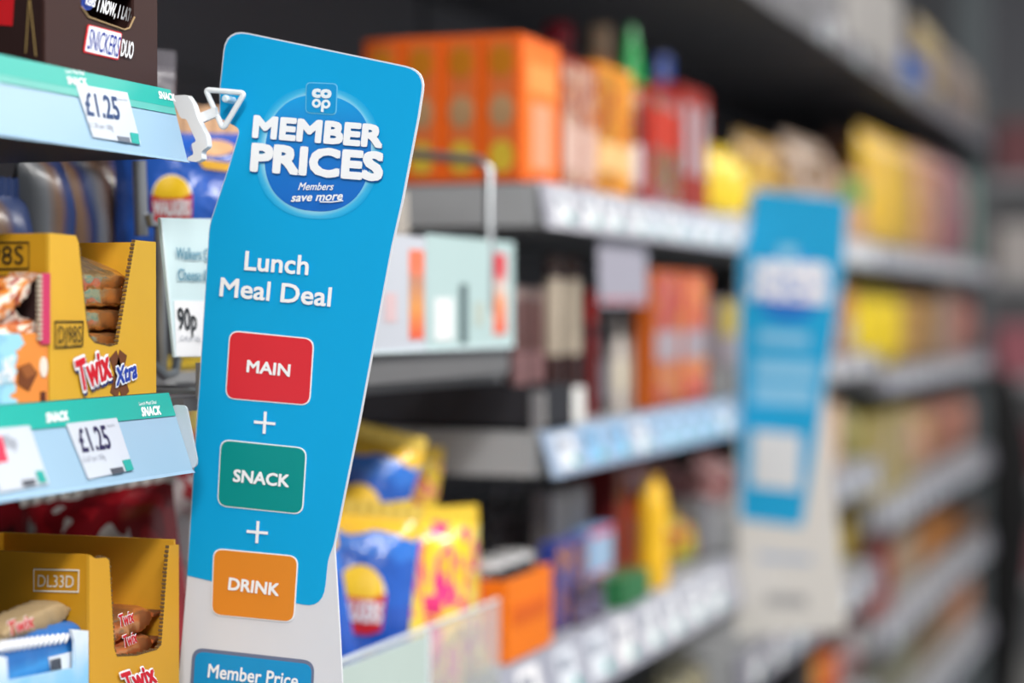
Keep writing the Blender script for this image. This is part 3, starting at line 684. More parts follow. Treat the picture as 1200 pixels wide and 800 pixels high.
# ================================================================== BAGS
def pouch(name, label, W, H, T, m, seal_m=None, group=None, cat='packet', seed=0, gusset=False):
    """pillow bag standing on z=0, centred on x=0,y=0, front towards -Y"""
    rr = random.Random(seed); t = thing(name, label, cat, (0, 0, 0), group); nx, nz = 16, 20; ph = [rr.uniform(0, 6.3) for _ in range(8)]
    def th(u, v):
        a = max(0, 1 - abs(2 * u - 1) ** 3.2) ** .6; b = max(0, 1 - abs(2 * v - 1) ** 4) ** .7
        wv = .06 * math.sin(7 * u + ph[0] + 3 * v) + .05 * math.sin(17 * v + ph[1] + 4 * u) + .04 * math.sin(23 * u + ph[2] - 9 * v)
        cr = .10 * math.sin(31 * u + ph[3]) * (abs(2 * v - 1) ** 3)
        return T / 2 * (a * b * (1 + wv + cr))
    vs = []; fs = []
    for sgn in (-1, 1):
        for i in range(nz + 1):
            for j in range(nx + 1):
                u = j / nx; v = i / nz; pinch = 1 - .05 * (1 - abs(2 * v - 1) ** 2)
                vs.append(((u - .5) * W * pinch, sgn * th(u, v), v * H))
    K = (nx + 1) * (nz + 1)
    for s_ in (0, 1):
        for i in range(nz):
            for j in range(nx):
                a = s_ * K + i * (nx + 1) + j; q = (a, a + 1, a + nx + 2, a + nx + 1); fs.append(q if s_ == 0 else q[::-1])
    MB().add(vs, fs).build('bag', m, t, smooth=True)
    sm = seal_m or m; 
    for z0, z1 in ((H - .001, H + .011),):
        mb = MB(); n = 22; v = []
        for i in range(n + 1):
            x = -W * .495 + W * .99 * i / n; yy = .0006 if i % 2 else -.0006
            zt_ = z1 + (.0012 if i % 2 else 0)
            v += [(x, yy - .0004, z0), (x, yy + .0004, z0), (x, yy + .0004, zt_), (x, yy - .0004, zt_)]
        f = [(i * 4 + j, i * 4 + (j + 1) % 4, i * 4 + 4 + (j + 1) % 4, i * 4 + 4 + j) for i in range(n) for j in range(4)]
        mb.add(v, f).build('crimped_seal', sm, t)
    t['_W'] = W
    return t, th
def on_pouch(t, th, W, H, pts, m, name, lift=.0006, holes=None):
    """flat outline in (u,v) of the bag laid on the front skin"""
    k = len(pts); cu = sum(p[0] for p in pts) / k; cv = sum(p[1] for p in pts) / k; rings = 5; vs = []; fs = []
    for r in range(rings):
        s_ = 1 - r / rings
        for u, v in pts:
            a, b = cu + (u - cu) * s_, cv + (v - cv) * s_; vs.append(((a - .5) * W * (1 - .05 * (1 - abs(2 * b - 1) ** 2)), -th(a, b) - lift, b * H))
    vs.append(((cu - .5) * W * .95, -th(cu, cv) - lift, cv * H))
    for r in range(rings - 1):
        for i in range(k): fs.append((r * k + i, r * k + (i + 1) % k, (r + 1) * k + (i + 1) % k, (r + 1) * k + i))
    for i in range(k): fs.append(((rings - 1) * k + i, (rings - 1) * k + (i + 1) % k, rings * k))
    return MB().add(vs, fs).build(name, m, t, smooth=True)
def text_pouch(t, th, W, H, s, u0, u1, v0, v1, m, bold=.05, lift=.0012, slant=0):
    mb = letters(MB(), s, (u0, v0, 0), (u1, v0 + slant, 0), (u0, v1, 0), (0, 0, 1), lift=0, bold=bold)
    mb.v = [Vector(((p.x - .5) * W * .955, -th(p.x, p.y) - lift - p.z * 1.0, p.y * H)) for p in mb.v]
    return mb.build('lettering', m, t)
def circ(cu, cv, ru, rv, n=24): return [(cu + ru * math.cos(2 * math.pi * k / n), cv + rv * math.sin(2 * math.pi * k / n)) for k in range(n)]
def crisp_logo(t, th, W, H, cu, cv, s):
    """round yellow ball behind a red ribbon with white name"""
    on_pouch(t, th, W, H, circ(cu, cv, .21 * s, .235 * s * W / H), INKW, 'logo_rim', .0008)
    on_pouch(t, th, W, H, circ(cu, cv + .03 * s, .19 * s, .2 * s * W / H), mat('f5c81e', .35), 'logo_ball', .0013)
    b = s * W / H
    on_pouch(t, th, W, H, [(cu - .21 * s, cv + .03 * b), (cu - .1 * s, cv + .0 * b), (cu + .1 * s, cv + .0 * b), (cu + .21 * s, cv + .05 * b), (cu + .2 * s, cv - .22 * b), (cu + .1 * s, cv - .26 * b), (cu - .1 * s, cv - .26 * b), (cu - .2 * s, cv - .22 * b)], mat('cf1f2a', .35), 'logo_ribbon', .0019)
    text_pouch(t, th, W, H, 'WALKERS', cu - .19 * s, cu + .19 * s, cv - .17 * b, cv - .02 * b, INKW, .06, .0026)
# near blue crisp bag
CRB = ramp_mat('crisp_blue', 'X', [(0, '2c62c4'), (.6, '2a58b8'), (.80, 'd8a070'), (.9, '2a4fae')], .25, .25, 4, coat=.4, bump=.2)
nb, th = pouch('crisp_packet', 'blue crisp packet with red and yellow logo behind the near sign clip', .11, .095, .04, CRB, mat('e0b48c', .4), seed=3)
crisp_logo(nb, th, .11, .095, .36, .52, .62)
on_pouch(nb, th, .11, .095, [(.52, .80), (.80, .76), (.80, .70), (.56, .73)], mat('e8b13c', .4), 'gold_ribbon', .0013)
on_pouch(nb, th, .11, .095, circ(.62, .88, .13, .06), mat('e4b184', .5, 0, .3, 60), 'printed_crisp', .001)
p = P(228, 320, X=1.235); put(nb, 1.235, p.y, p.z, math.radians(-62))
nb2 = dup(nb, label='blue crisp packet behind the first one, mostly covered by the big sign'); put(nb2, 1.30, p.y - .0, p.z + .012, math.radians(-62))
# tall dark bags on shelf B behind the yellow box
for i, (px0, px1, c) in enumerate(((-60, 32, 0), (20, 75, 1), (62, 122, 2), (112, 168, 3))):
    Y = D + .155 + i * .0; a = P(px0, 250, Y=Y).x; b = P(px1, 250, Y=Y).x
    st_ = [(0, '4c5157'), (.25, '5c6066'), (.42, '6d5039'), (.60, '1c3566'), (1.0, '142a5a')]
    if c == 2: st_ = [(0, '5e4a3c'), (.2, '6d5039'), (.34, '162c5c'), (.52, '6a6e75'), (.75, '6d5039'), (1.0, '6d5039')]
    if c == 3: st_ = [(0, '74777d'), (.2, '6d5039'), (.42, '1f4796'), (1, '1f4796')]
    hb, _ = pouch('crisp_packet', ('grey and tan tall packet at the frame edge behind the peanut tray', 'dark blue and tan tall packet second along behind the yellow box', 'navy tall packet with grey panel, third along behind the yellow box', 'bright blue tall packet nearest the grey post behind the yellow box')[i],
                  (b - a) * .98, .118 if i == 0 else .145, .035, ramp_mat('tall_bag%d' % i, 'X', st_, .38, .12, 3, 'LINEAR', coat=.12), group='tall dark packets under the near upper shelf', seed=20 + i)
    put(hb, (a + b) / 2, Y, CAM.z - .0455, 0)
# red and white bags under shelf B
for i, (X, Y, W, H, c, rz, top, lb) in enumerate((
    (1.20, .835, .105, .15, ('c9c4c0', '7e1620', '4a1018', 'a8a4a0'), -80, -.104, 'dark red packet with grey print at the frame edge under the lower price strip'),
    (1.21, .700, .105, .15, ('d8d4d2', 'b01c28', '8a1520', 'd8d4d2'), -72, -.108, 'red and white foil packet behind the DL33D box, middle one'),
    (1.29, .715, .100, .15, ('d9d6d8', 'a81a26', 'c8b8b8', 'b02030'), -66, -.100, 'red and white packet between the DL33D box and the big sign'),
    (1.36, .680, .090, .15, ('e8a81c', 'c8202a', 'e8a81c', 'e8b820'), -66, -.115, 'yellow and red packet seen past the big sign edge'))):
    rb_, th_ = pouch('snack_packet', lb, W, H, .036, blob_mat('red_bag%d' % i, c, 3.2, .25, .5), mat('d8d6d4', .4), group='snack packets under the near lower shelf', seed=40 + i)
    on_pouch(rb_, th_, W, H, [(.15, .70), (.50, .78), (.85, .66), (.80, .50), (.45, .58)], mat(('8f8c8a', 'd6d4d6', 'd6d4d6', 'f0d040')[i], .35), 'white_print', .001)
    put(rb_, X, Y, CAM.z + top - H - .012, math.radians(rz), math.radians(-4), math.radians((8, -10, 6, 0)[i]))
pb, _ = pouch('snack_packet', 'pale grey packet behind the brown chocolate box on the top near shelf', .05, .036, .02, mat('66636a', .35), seed=9)
p = P(196, 100, Y=D + .10); put(pb, p.x - .01, D + .11, ZA - .001, math.radians(-20))

# ================================================================== CRISP RACK BETWEEN THE BAYS
rk = thing('wire_rack', 'grey wire crisp rack with ticket rail between the near and middle bays', 'rack', (1.40, D + .1, CAM.z - .07))
r_ = .0032
MB().tube([P(163, 188, Y=.66), P(166, 276, Y=.66)], .0045, 10).build('post', STEEL, rk, smooth=True)
MB().tube([P(174, 250, Y=.655), P(176, 262, Y=.655), P(186, 264, Y=.652), P(188, 300, Y=.652), P(190, 440, Y=.648)], .0035, 8).build('hook', STEEL, rk, smooth=True)
MB().tube([(1.60, D + .30, CAM.z + .135), (1.585, D + .09, CAM.z + .133), (1.578, D + .012, CAM.z + .124), (1.576, D + .003, CAM.z + .116), (1.576, D + .003, CAM.z + .0)], .0042, 10).build('side_arm', STEEL, rk, smooth=True)
MB().box((1.09, D + .006, CAM.z - .052), (1.632, D + .012, CAM.z - .0305)).build('ticket_rail', mat('8b8b8d', .35, .5), rk)
MB().box((1.09, D + .02, CAM.z - .060), (1.655, D + .06, CAM.z - .052)).build('front_beam', mat('77777a', .4, .4), rk)
for k in range(15): MB().tube([(1.10 + k * .0385, D + .012, CAM.z - .048), (1.10 + k * .075, D + .35, CAM.z - .048)], .002, 6).build('wire', STEEL, rk)
for zz in (-.02, .02, .055): MB().tube([(1.30, D + .016, CAM.z + zz), (1.632, D + .016, CAM.z + zz)], .002, 6).build('wire', STEEL, rk)
MB().tube([P(a, b, Y=.645) for a, b in ((178, 425), (192, 440), (205, 436), (208, 420))], .003, 8).build('hook', mat('8a949c', .3, .3), rk, smooth=True)
MB().box((P(150, 440, Y=.66).x, .655, P(200, 452, Y=.66).z), (1.40, .665, P(200, 436, Y=.66).z)).build('back_rail', GREY, rk)
# tickets on the rail
PALE = mat('c6dde2', .4, 0, .04, 10)
tkt = thing('ticket_card', 'pale blue ticket card for crisps at ninety pence beside the big sign', 'ticket', P(205, 418, Y=.605))
plT = (Vector((0, .605, 0)), Vector((0, -1, 0)))
MB().prism(Q(plT, [(187, 255), (262, 256.5), (272, 418), (204.5, 418.5)]), (0, 1, 0), .0015).build('card', PALE, tkt)
patch(tkt, plT, [(203.5, 352), (268, 353), (271, 417), (206, 417.5)], WHITE, 'white_ticket', .0002, .0003)
MB().tube([P(188.5, 256, Y=.6042), P(205, 418, Y=.6042)], .0008, 6).build('clear_edge', mat('dff0f6', .2), tkt)
INKT = mat('5d93ab', .5)
ptext(tkt, plT, 'Walkers Q', (204.5, 303.5), (243, 305), (204.5, 289.5), INKT, bold=.02)
ptext(tkt, plT, 'Cheese &', (206.5, 328.5), (242, 329.5), (206.5, 314.5), INKT, bold=.02)
ptext(tkt, plT, '90p', (207, 386), (229, 387), (206, 360), mat('2b3138', .5), bold=.02)
ptext(tkt, plT, '£2.40 per 100g', (209, 399), (233, 399.5), (209, 393), PGREY)
for i, (a, b) in enumerate(((425, 500.5), (501.5, 604))):
    plR = (Vector((0, D + .002, 0)), Vector((0, -1, 0))); xa, xb = P(a, 300, Y=D).x, P(b, 300, Y=D).x
    z0, z1 = CAM.z - .029, CAM.z + (.0585 if i else .056)
    c = thing('ticket_card', ('pale ticket card with an orange stripe next to the big sign edge', 'pale green ticket card with red stripe in front of the bottle shelf')[i], 'ticket', ((xa + xb) / 2, D + .002, z0))
    MB().box((xa, D + .0012, z0), (xb, D + .003, z1)).build('card', mat(('c3c8d2', 'b4cccd')[i], .4, var=.03), c)
    def f(px, v): return Vector((P(px, 300, Y=D).x, D + .0010, z0 + (z1 - z0) * v))
    for (u0, u1, v0, v1, m) in (((481, 498, .10, .88, ramp_mat('stripe_print', 'Z', [(0, 'e8573c'), (.35, 'e39a55'), (.65, 'c08a70'), (.8, 'ee7a58'), (1, 'ee7a58')], .4, interp='LINEAR')), (452, 466, .25, .5, mat('d7bcc0', .5))) if i == 0 else
            ((580, 594, .12, .88, ramp_mat('stripe_print2', 'Z', [(0, 'e85a44'), (.4, 'f09a6c'), (.6, 'd9d0c8'), (.75, 'd8404a'), (1, 'd8404a')], .4, interp='LINEAR')), (540, 549, .04, .58, mat('54666a', .5)), (511, 532, .08, .45, mat('eceef0', .5)), (558, 568, .2, .42, mat('b9c2b8', .5)))):
        MB().prism([f(u0, v0), f(u1, v0), f(u1, v1), f(u0, v1)], (0, -1, 0), .0003).build('printed_strip', m, c)
    MB().box((xa, D + .0005, z0 - .001), (xb, D + .0035, z0 + .001)).build('clear_edge', mat('dff0f6', .2), c)
# grey ledge at the end of the tray, and a lower acrylic front
ac = thing('acrylic_front', 'clear acrylic front with a pale green label below the crisp packets', 'rack front', (1.5, D, CAM.z - .36))
xa, xm, xe = 1.19, P(502, 700, Y=D).x, min(1.595, P(592, 700, Y=D).x)
MB().box((xa, D + .001, CAM.z - .36), (xe, D + .004, CAM.z - .2405)).build('clear_panel', glass_mat('dfe6e8', .34), ac)
MB().box((xa, D - .001, CAM.z - .36), (xm - .006, D + .0005, CAM.z - .243)).build('pale_label', mat('bccdc8', .35, 0, .05, 20), ac)
MB().box((xm - .004, D - .0015, CAM.z - .36), (xm, D + .0008, CAM.z - .2405)).build('label_edge', mat('d9e6ea', .3), ac)
MB().tube([(xa, D + .0025, CAM.z - .239), (xe, D + .0025, CAM.z - .239)], .0018, 8).build('top_bead', mat('cfd8dc', .25), ac)
MB().box((xa, D + .005, CAM.z - .365), (1.594, D + .36, CAM.z - .36)).build('basket_floor', mat('77777a', .4, .4), ac)
# crisps in the lower basket: blue ones then yellow-pink ones
cb_m = ramp_mat('crisp_print_blue', 'Z', [(0, '1d3f9e'), (.22, '2455b8'), (.55, '1f5cc0'), (.8, '2f74d4'), (.92, 'e8b93a')], .22, .18, 4, coat=.5, bump=.3)
yp_m = [blob_mat('crisp_print_yellow%d' % k, c, 3.6, .25, .5) for k, c in enumerate((('d8247c', 'f0c21c', 'f5d23c', 'e0307e', 'f0c21c'), ('d42878', 'f2c81e', 'f6dc58', 'dc3a86', 'f0c020'), ('c22670', 'd8a018', 'f0c41c', 'c22670', 'e0a820'), ('e03a88', 'f4d030', 'f8e488', 'e03a88', 'f4d030')))]
W_, H_ = .108, .145
proto, th = pouch('crisp_packet', '', W_, H_, .04, cb_m, mat('f0d060', .3, .2), group='blue crisp packets in the lower rack', seed=70)
crisp_logo(proto, th, W_, H_, .60, .58, .95)
on_pouch(proto, th, W_, H_, circ(.22, .36, .16, .12), mat('e09a34', .45, 0, .3, 40), 'printed_crisp')
on_pouch(proto, th, W_, H_, circ(.78, .20, .13, .10), mat('e3a440', .45, 0, .3, 40), 'printed_crisp')
on_pouch(proto, th, W_, H_, circ(.28, .80, .14, .10), mat('f2b04a', .45, 0, .3, 40), 'printed_crisp')
on_pouch(proto, th, W_, H_, [(.38, .10), (.62, .10), (.62, .25), (.38, .25)], mat('b9c8e6', .4), 'white_print')
def crp(o, X, dY, zrel, rz, tilt, roll=0, lb=None):
    put(o, X, D + dY, CAM.z + zrel, math.radians(rz), math.radians(tilt), math.radians(roll))
    if lb: o['label'] = lb
crp(proto, 1.340, .060, -.312, -70, -8, -12, 'blue crisp packet nearest the big sign, low in the lower rack')
crp(dup(proto), 1.405, .066, -.298, -66, -6, 6, 'blue crisp packet beside the pink and yellow ones in the lower rack')
crp(dup(proto), 1.470, .110, -.240, -64, -6, 14, 'blue crisp packet higher up, just showing past the big sign')
for i, (X, dY, z, rz, rl, h_, lb) in enumerate((
    (1.468, .056, -.312, -60, -6, .125, 'pink and yellow snack packet next to the blue crisps, behind the acrylic'),
    (1.524, .056, -.312, -58, 5, .120, 'pink and yellow snack packet with white print, third from the black bottles'),
    (1.580, .054, -.314, -56, -3, .115, 'pink and yellow snack packet at the end of the rack by the orange box'),
    (1.530, .148, -.255, -60, 8, .115, 'yellow snack packet in the second row above the blue crisps'),
    (1.590, .152, -.262, -62, -8, .110, 'yellow snack packet in the second row with a pink flash'),
    (1.615, .120, -.262, -55, 6, .100, 'yellow snack packet in the second row nearest the black bottles'),
    (1.560, .235, -.200, -62, -10, .105, 'gold and magenta packet at the top of the pile'),
    (1.625, .225, -.205, -58, 12, .090, 'gold packet at the top of the pile under the black tray'))):
    h_ += .02; z += (.004, .004, .004, .018, .018, .018, .03, .03)[i if i < 8 else 0]; yp, th = pouch('snack_packet', lb, .094, h_, .036, yp_m[(i * 3 + 1) % 4], mat('f2d040', .3), group='yellow and pink snack packets in the lower rack', seed=80 + i)
    on_pouch(yp, th, .094, h_, [(.30, .42), (.74, .46), (.74, .60), (.30, .56)], mat('e0357c', .35), 'name_flash')
    on_pouch(yp, th, .094, h_, [(.38, .22), (.66, .22), (.66, .34), (.38, .34)], mat(('e8e2e0', 'f2ead0')[i % 2], .4), 'white_print', .001)
    crp(yp, X, dY, z, rz, -6 + 2 * (i % 3), rl)
sb_ = thing('card_strip', 'cream card edge beside the big sign above the ticket cards', 'card', P(474, 275, X=1.5))
MB().prism([P(a, b, X=1.5) for a, b in rounded([(462, 222), (476, 224), (478, 275), (455, 275)], 3)], (1, 0, 0), .002).build('card', mat('ded6cc', .5), sb_)

# ================================================================== PRODUCT KINDS FOR THE BLURRED SHELVES
def carton(name, label, W, Dp, H, body, front=None, bands=(), cat='carton', group=None, top=None, end_icons=None):
    t = thing(name, label, cat, (0, 0, 0), group)
    MB().rbox((-W / 2, -Dp / 2, 0), (W / 2, Dp / 2, H), .0012).build('carton_body', body, t)
    if front: MB().box((-W * .46, -Dp / 2 - .0006, H * .05), (W * .46, -Dp / 2 - .0001, H * .95)).build('front_print', front, t)
    for (v0, v1, c, u) in bands: MB().box((-W * u / 2, -Dp / 2 - .0011, H * v0), (W * u / 2, -Dp / 2 - .0007, H * v1)).build('printed_band', mat(c, .45), t)
    if end_icons:
        for v, c in end_icons:
            MB().lathe([(.001, 0), (1, 0), (1, .0006), (.001, .0006)], 16).v
            mb = MB(); n = 16; cz = H * v; ry, rz_ = Dp * .32, H * .11
            mb.prism([(-W / 2 - .0005, ry * math.cos(2 * math.pi * k / n), cz + rz_ * math.sin(2 * math.pi * k / n)) for k in range(n)], (-1, 0, 0), .0005)
            mb.build('end_print', mat(c, .5, 0, .4, 80), t)
    MB().box((-W * .48, -.0006, H), (W * .48, .0006, H + .0004)).build('lid_seam', mat(top or '6a4a30', .6), t)
    return t
def bottle(name, label, R, H, body, cap, lab=None, neck=.32, caph=.10, cat='bottle', group=None, shape='bottle', sy=1, capr=None, lr=(.14, .53)):
    t = thing(name, label, cat, (0, 0, 0), group); zc = H * (1 - caph)
    if shape == 'bottle': prof = [(R * .9, 0), (R, .004), (R, H * .58), (R * .95, H * .64), (R * .55, H * .76), (R * neck, H * .82), (R * neck, zc)]
    elif shape == 'jar': prof = [(R * .9, 0), (R, .004), (R, H * .80), (R * .85, H * .86), (R * .8, zc)]
    elif shape == 'squeeze': prof = [(R * .92, 0), (R, .006), (R * .93, H * .3), (R * .88, H * .5), (R * .96, H * .7), (R * .8, H * .84), (R * .5, zc)]
    else: prof = [(R * .9, 0), (R, .004), (R, zc - .004), (R * .9, zc)]
    sy = 1
    MB().lathe(prof, 22, sy=sy).build('bottle_body', body, t, smooth=True)
    cr = R * (capr or {'bottle': neck * 1.25, 'jar': .9, 'squeeze': .45}.get(shape, .95))
    if shape == 'cone': pass
    MB().lathe([(cr, zc), (cr, zc + (H - zc) * .9), (cr * .9, H)] if shape != 'conecap' else [(cr, zc), (cr, zc + (H - zc) * .12), (cr * .25, H - .004), (cr * .12, H)], 18, sy=sy).build('cap', cap, t, smooth=True)
    if lab: MB().lathe([(R * 1.0, H * lr[0]), (R * 1.02, H * lr[0] + .001), (R * 1.02, H * lr[1] - .001), (R * 1.0, H * lr[1])], 22, sy=sy).build('label_band', lab, t, smooth=True)
    return t
Z1 = .1157; Z2 = -.1048; Z3 = -.2978
ORD = ['first', 'second', 'third', 'fourth', 'fifth', 'sixth', 'seventh', 'eighth', 'ninth', 'tenth', 'eleventh', 'twelfth']
def bay_of(zrel, x):
    if zrel > 0: return (1.712, 3.529) if x < 3.53 else (3.536, 5.235)
    if zrel in (Z2, Z3, -.50) and x < 3.0: return (1.61 if zrel == Z3 else 1.712, 2.452)
    return (2.463, 3.529) if zrel in (-.0678, -.2498, -.4248, -.6398) else (3.536, 5.19)
def fill(zrel, px0, px1, ytop, n, make, label, setback=.03, dp=.06, jit=.02, group=None, rows=1, ref=None, gap=.96):
    """n copies of one product side by side between two places along a shelf; label has {o} for its turn along the row"""
    Y = D + setback; a, b = XP(px0, Y), XP(px1, Y); z = CAM.z + zrel; w_ = (b - a) / n
    pm = ref or (px0 + px1) / 2; Hh = P(pm, ytop, Y=Y).z - z
    Hh = max(.03, Hh); Hh = min(Hh, {-.7548: .152, -.5448: .152, -.3348: .172, -.0678: .138, -.2498: .138, -.4248: .118, -.6398: .155, Z2: .176, Z3: .147, -.50: .14}.get(zrel, 1))
    lim = bay_of(zrel, (a + b) / 2)
    a, b = max(a, lim[0] + .003), min(b, lim[1] - .006); w_ = (b - a) / n
    if getattr(make, 'round', False): dp = (px1 - px0) / n * (P(pm, 365, Y=Y) - CAM).dot(FWD) / FPX * .98
    proto = make(w_ * gap, dp, Hh); k = 0
    for r in range(rows):
        for i in range(n):
            o = proto if k == 0 else dup(proto)
            if rows > 1: nm = label.format(o=ORD[i], r=ORD[r])
            else: nm = label.format(o=ORD[i])
            o['label'] = nm
            if n * rows > 1: o['group'] = group or label.split('{')[0].strip(' ,')
            put(o, a + w_ * (i + .5), Y + dp / 2 + r * (dp + .002), z, random.uniform(-jit, jit)); k += 1
    return proto
glossy = lambda c: mat(c, .25, 0, .1, 30, coat=.4)
def mk_carton(body, front=None, bands=(), name='carton', cat='carton', **k):
    return lambda w_, d_, h_: carton(name, '', w_, d_, h_, body, front, bands, cat=cat, **k)
def mk_bottle(body, cap, lab=None, name='bottle', cat='bottle', **k):
    f = lambda w_, d_, h_: bottle(name, '', d_ / 2, h_, body, cap, lab, cat=cat, **k)
    f.__dict__['round'] = True; return f
_ps = [200]
def mk_pouch(m, flash=None, name='snack_packet', cat='packet', seal=None):
    def f(w_, d_, h_):
        _ps[0] += 1; o, th = pouch(name, '', w_, h_ - .012, d_ * .85, m, seal, cat=cat, seed=_ps[0])
        if flash:
            for j, c in enumerate(flash):
                v = .62 - j * .3; on_pouch(o, th, w_, h_ - .012, [(.22, v - .1), (.78, v - .08), (.78, v + .1), (.22, v + .08)], mat(c, .4), 'name_flash')
        return o
    return f
# ---- orange cartons, one row of two boxes going back
ORC = mat('e86418', .45, 0, .12, 30)
def orange(w_, d_, h_):
    t = carton('orange_carton', '', w_, d_, h_, ORC, mat('f27a2c', .45, 0, .08, 20), [(.10, .55, 'f0a07c', .5), (.62, .82, 'f39a50', .7)], end_icons=[(.82, 'c87a18'), (.48, 'b8926a'), (.17, 'd9b83a')], top='d8581a')
    MB().box((-w_ / 2 - .0004, -d_ * .34, h_ * .04), (-w_ / 2 - .0001, d_ * .30, h_ * .96)).build('end_panel', mat('cf6a38', .5, 0, .15, 40), t)
    return t
a = P(612, 200, Y=D + .022).x; b = P(657, 200, Y=D + .022).x; dpt = .0385
hO = P(612, 38, Y=D + .022).z - (CAM.z + Z1)
pr = orange(b - a, dpt * .96, hO)
for i in range(4):
    o = pr if i == 0 else dup(pr)
    o['label'] = 'tall orange carton on the upper shelf, %s back from the aisle edge' % ORD[i]; o['group'] = 'orange cartons on the upper shelf end'
    put(o, (a + b) / 2 + .001 * (i % 2), D + .022 + dpt * (i + .5), CAM.z + Z1, 0)
fill(Z1, 659, 700, 72, 2, mk_carton(mat('9a3420', .45), blob_mat('red_art', ('a8321e', 'd8b8a0', '8e2c1c', 'e0862a'), 4), [(.15, .5, 'd9b9ac', .8)]), 'reddish brown carton beside the orange cartons, {o} of two')
fill(Z1, 701, 742, 80, 2, mk_carton(mat('e8921c', .45), blob_mat('amber_art', ('e8961c', 'f4b02c', 'c8581c', 'f0a428'), 4), [(.2, .42, 'f2c88c', .8)]), 'amber carton with cream print on the upper shelf, {o} of two')
fill(Z1, 652, 690, 28, 1, mk_bottle(glossy('8c1d2c'), glossy('a81c34'), shape='jar'), 'tall crimson topped jar standing behind the brown cartons', setback=.13, dp=.05)
fill(Z1, 702, 733, 30, 1, mk_bottle(glossy('d9a070'), mat('dcc6a6', .4), shape='jar', caph=.3), 'tall bottle with a cream cap behind the amber cartons', setback=.12, dp=.05)
fill(Z1, 738, 772, 28, 1, mk_bottle(glossy('8d4a34'), glossy('0f9a48'), mat('d9c8b8', .4), shape='conecap', caph=.34), 'bottle with a green pointed cap on the upper shelf', setback=.06, dp=.05)
fill(Z1, 774, 800, 66, 1, mk_bottle(glossy('7a3a34'), glossy('24418c'), shape='jar', caph=.25), 'bottle with a dark blue cap beside the green capped one', setback=.07, dp=.05)
fill(Z1, 744, 760, 110, 1, mk_bottle(glossy('6a2c20'), glossy('b89a88'), mat('c8c4cc', .4), shape='jar'), 'brown jar with a pale label below the green cap', setback=.02, dp=.03)
fill(Z1, 762, 796, 108, 2, mk_carton(mat('b0261f', .4), blob_mat('red_art2', ('b82a20', 'c8a8a8', 'a02018', '8a9a4a', '4a6aa0'), 3), [(.5, .85, 'c43c2a', .9)]), 'red packet with mixed print near the yellow bags, {o} of two')
fill(Z1, 798, 830, 104, 2, mk_carton(mat('8c2018', .4), mat('9c3a30', .4), [(.3, .85, 'b8b4bc', .45)]), 'maroon packet with silver print near the yellow bags, {o} of two')
YP = blob_mat('yellow_bag', ('e8c01c', 'f2d024', 'f4d83a', 'e2b21c'), 3, .3)
fill(Z1, 822, 884, 166, 3, mk_pouch(YP, ('f0dc70',)), 'yellow snack bag before the second sign, {o} of three')
fill(Z1, 886, 936, 160, 3, mk_pouch(blob_mat('olive_bag', ('8a6a30', 'd8b050', '6a3a28', 'b8a070'), 3, .3)), 'brown and olive bag above the second sign, {o} of three')
fill(Z1, 938, 984, 162, 3, mk_pouch(blob_mat('cream_bag', ('b8a890', 'd8c0b0', '8a6a48', 'c8b8a8'), 3, .3)), 'cream and brown bag just past the second sign, {o} of three')
fill(Z1, 986, 1016, 205, 3, mk_carton(mat('b08a6a', .5), mat('c49a78', .5), [(.6, .9, '3f9a48', .9)]), 'tan carton with green corner on the upper shelf, {o} of three')
fill(Z1, 988, 1022, 160, 2, mk_pouch(blob_mat('rust_bag', ('8a4a1c', 'b8641c', '7a3a18', 'a85a20'), 3)), 'rust brown bag behind the tan cartons, {o} of two', setback=.14)
fill(Z1, 1024, 1078, 158, 4, mk_pouch(blob_mat('gold_bag', ('d8a828', 'e4bc34', 'd8b05a', 'c89a3a'), 2.5)), 'golden yellow tall bag on the third bay upper shelf, {o} of four')
fill(Z1, 1079, 1104, 172, 3, mk_pouch(blob_mat('peach_bag', ('b88a68', 'c89878', 'a87858', 'c0a088'), 3)), 'peach coloured bag on the far upper shelf, {o} of three')
fill(Z1, 1105, 1136, 185, 5, mk_pouch(blob_mat('plum_bag', ('6a4658', '8a3c50', 'a08080', '5c4a5c'), 3)), 'plum and magenta bag on the far upper shelf, {o} of five')
fill(Z1, 1137, 1145, 205, 2, mk_carton(mat('5c7a74', .5), mat('7a948c', .5)), 'teal grey carton at the far end of the upper shelf, {o} of two')
# ---- top shelf
ZT = .4355
def topitem(px0, px1, n, mk, lb, setback=.03, ytop=None, Hh=None):
    Y = D + setback; a, b = XP(px0, Y), XP(px1, Y); w_ = (b - a) / n; z = CAM.z + ZT; pro = None
    for i in range(n):
        o = mk(w_ * .96, .06, Hh) if pro is None else dup(pro); pro = pro or o
        o['label'] = lb.format(o=ORD[i]); put(o, a + w_ * (i + .5), Y + .03, z)
        if n > 1: o['group'] = lb.split('{')[0].strip(' ,')
topitem(905, 985, 2, mk_carton(mat('6c6c70', .5), mat('78787c', .5)), 'grey outer case on the high shelf, {o} of two', Hh=.2)
topitem(986, 1056, 2, mk_carton(mat('928f8e', .5), mat('9c9997', .5)), 'pale grey outer case on the high shelf, {o} of two', Hh=.16)
topitem(1057, 1085, 1, mk_carton(mat('0c4890', .4), mat('0e509c', .4)), 'blue carton on the high shelf', Hh=.075)
topitem(1062, 1096, 1, mk_pouch(blob_mat('brown_top', ('6a4a34', '8a6248', '5c4030', '7a5840'), 3)), 'brown snack bag on the high shelf behind the blue carton', setback=.10, Hh=.19)
topitem(1086, 1108, 2, mk_pouch(blob_mat('ochre_top', ('8a7868', 'b09a40', '948478', 'a8988a'), 3)), 'greyish bag with an ochre stripe on the high shelf, {o} of two', Hh=.18)
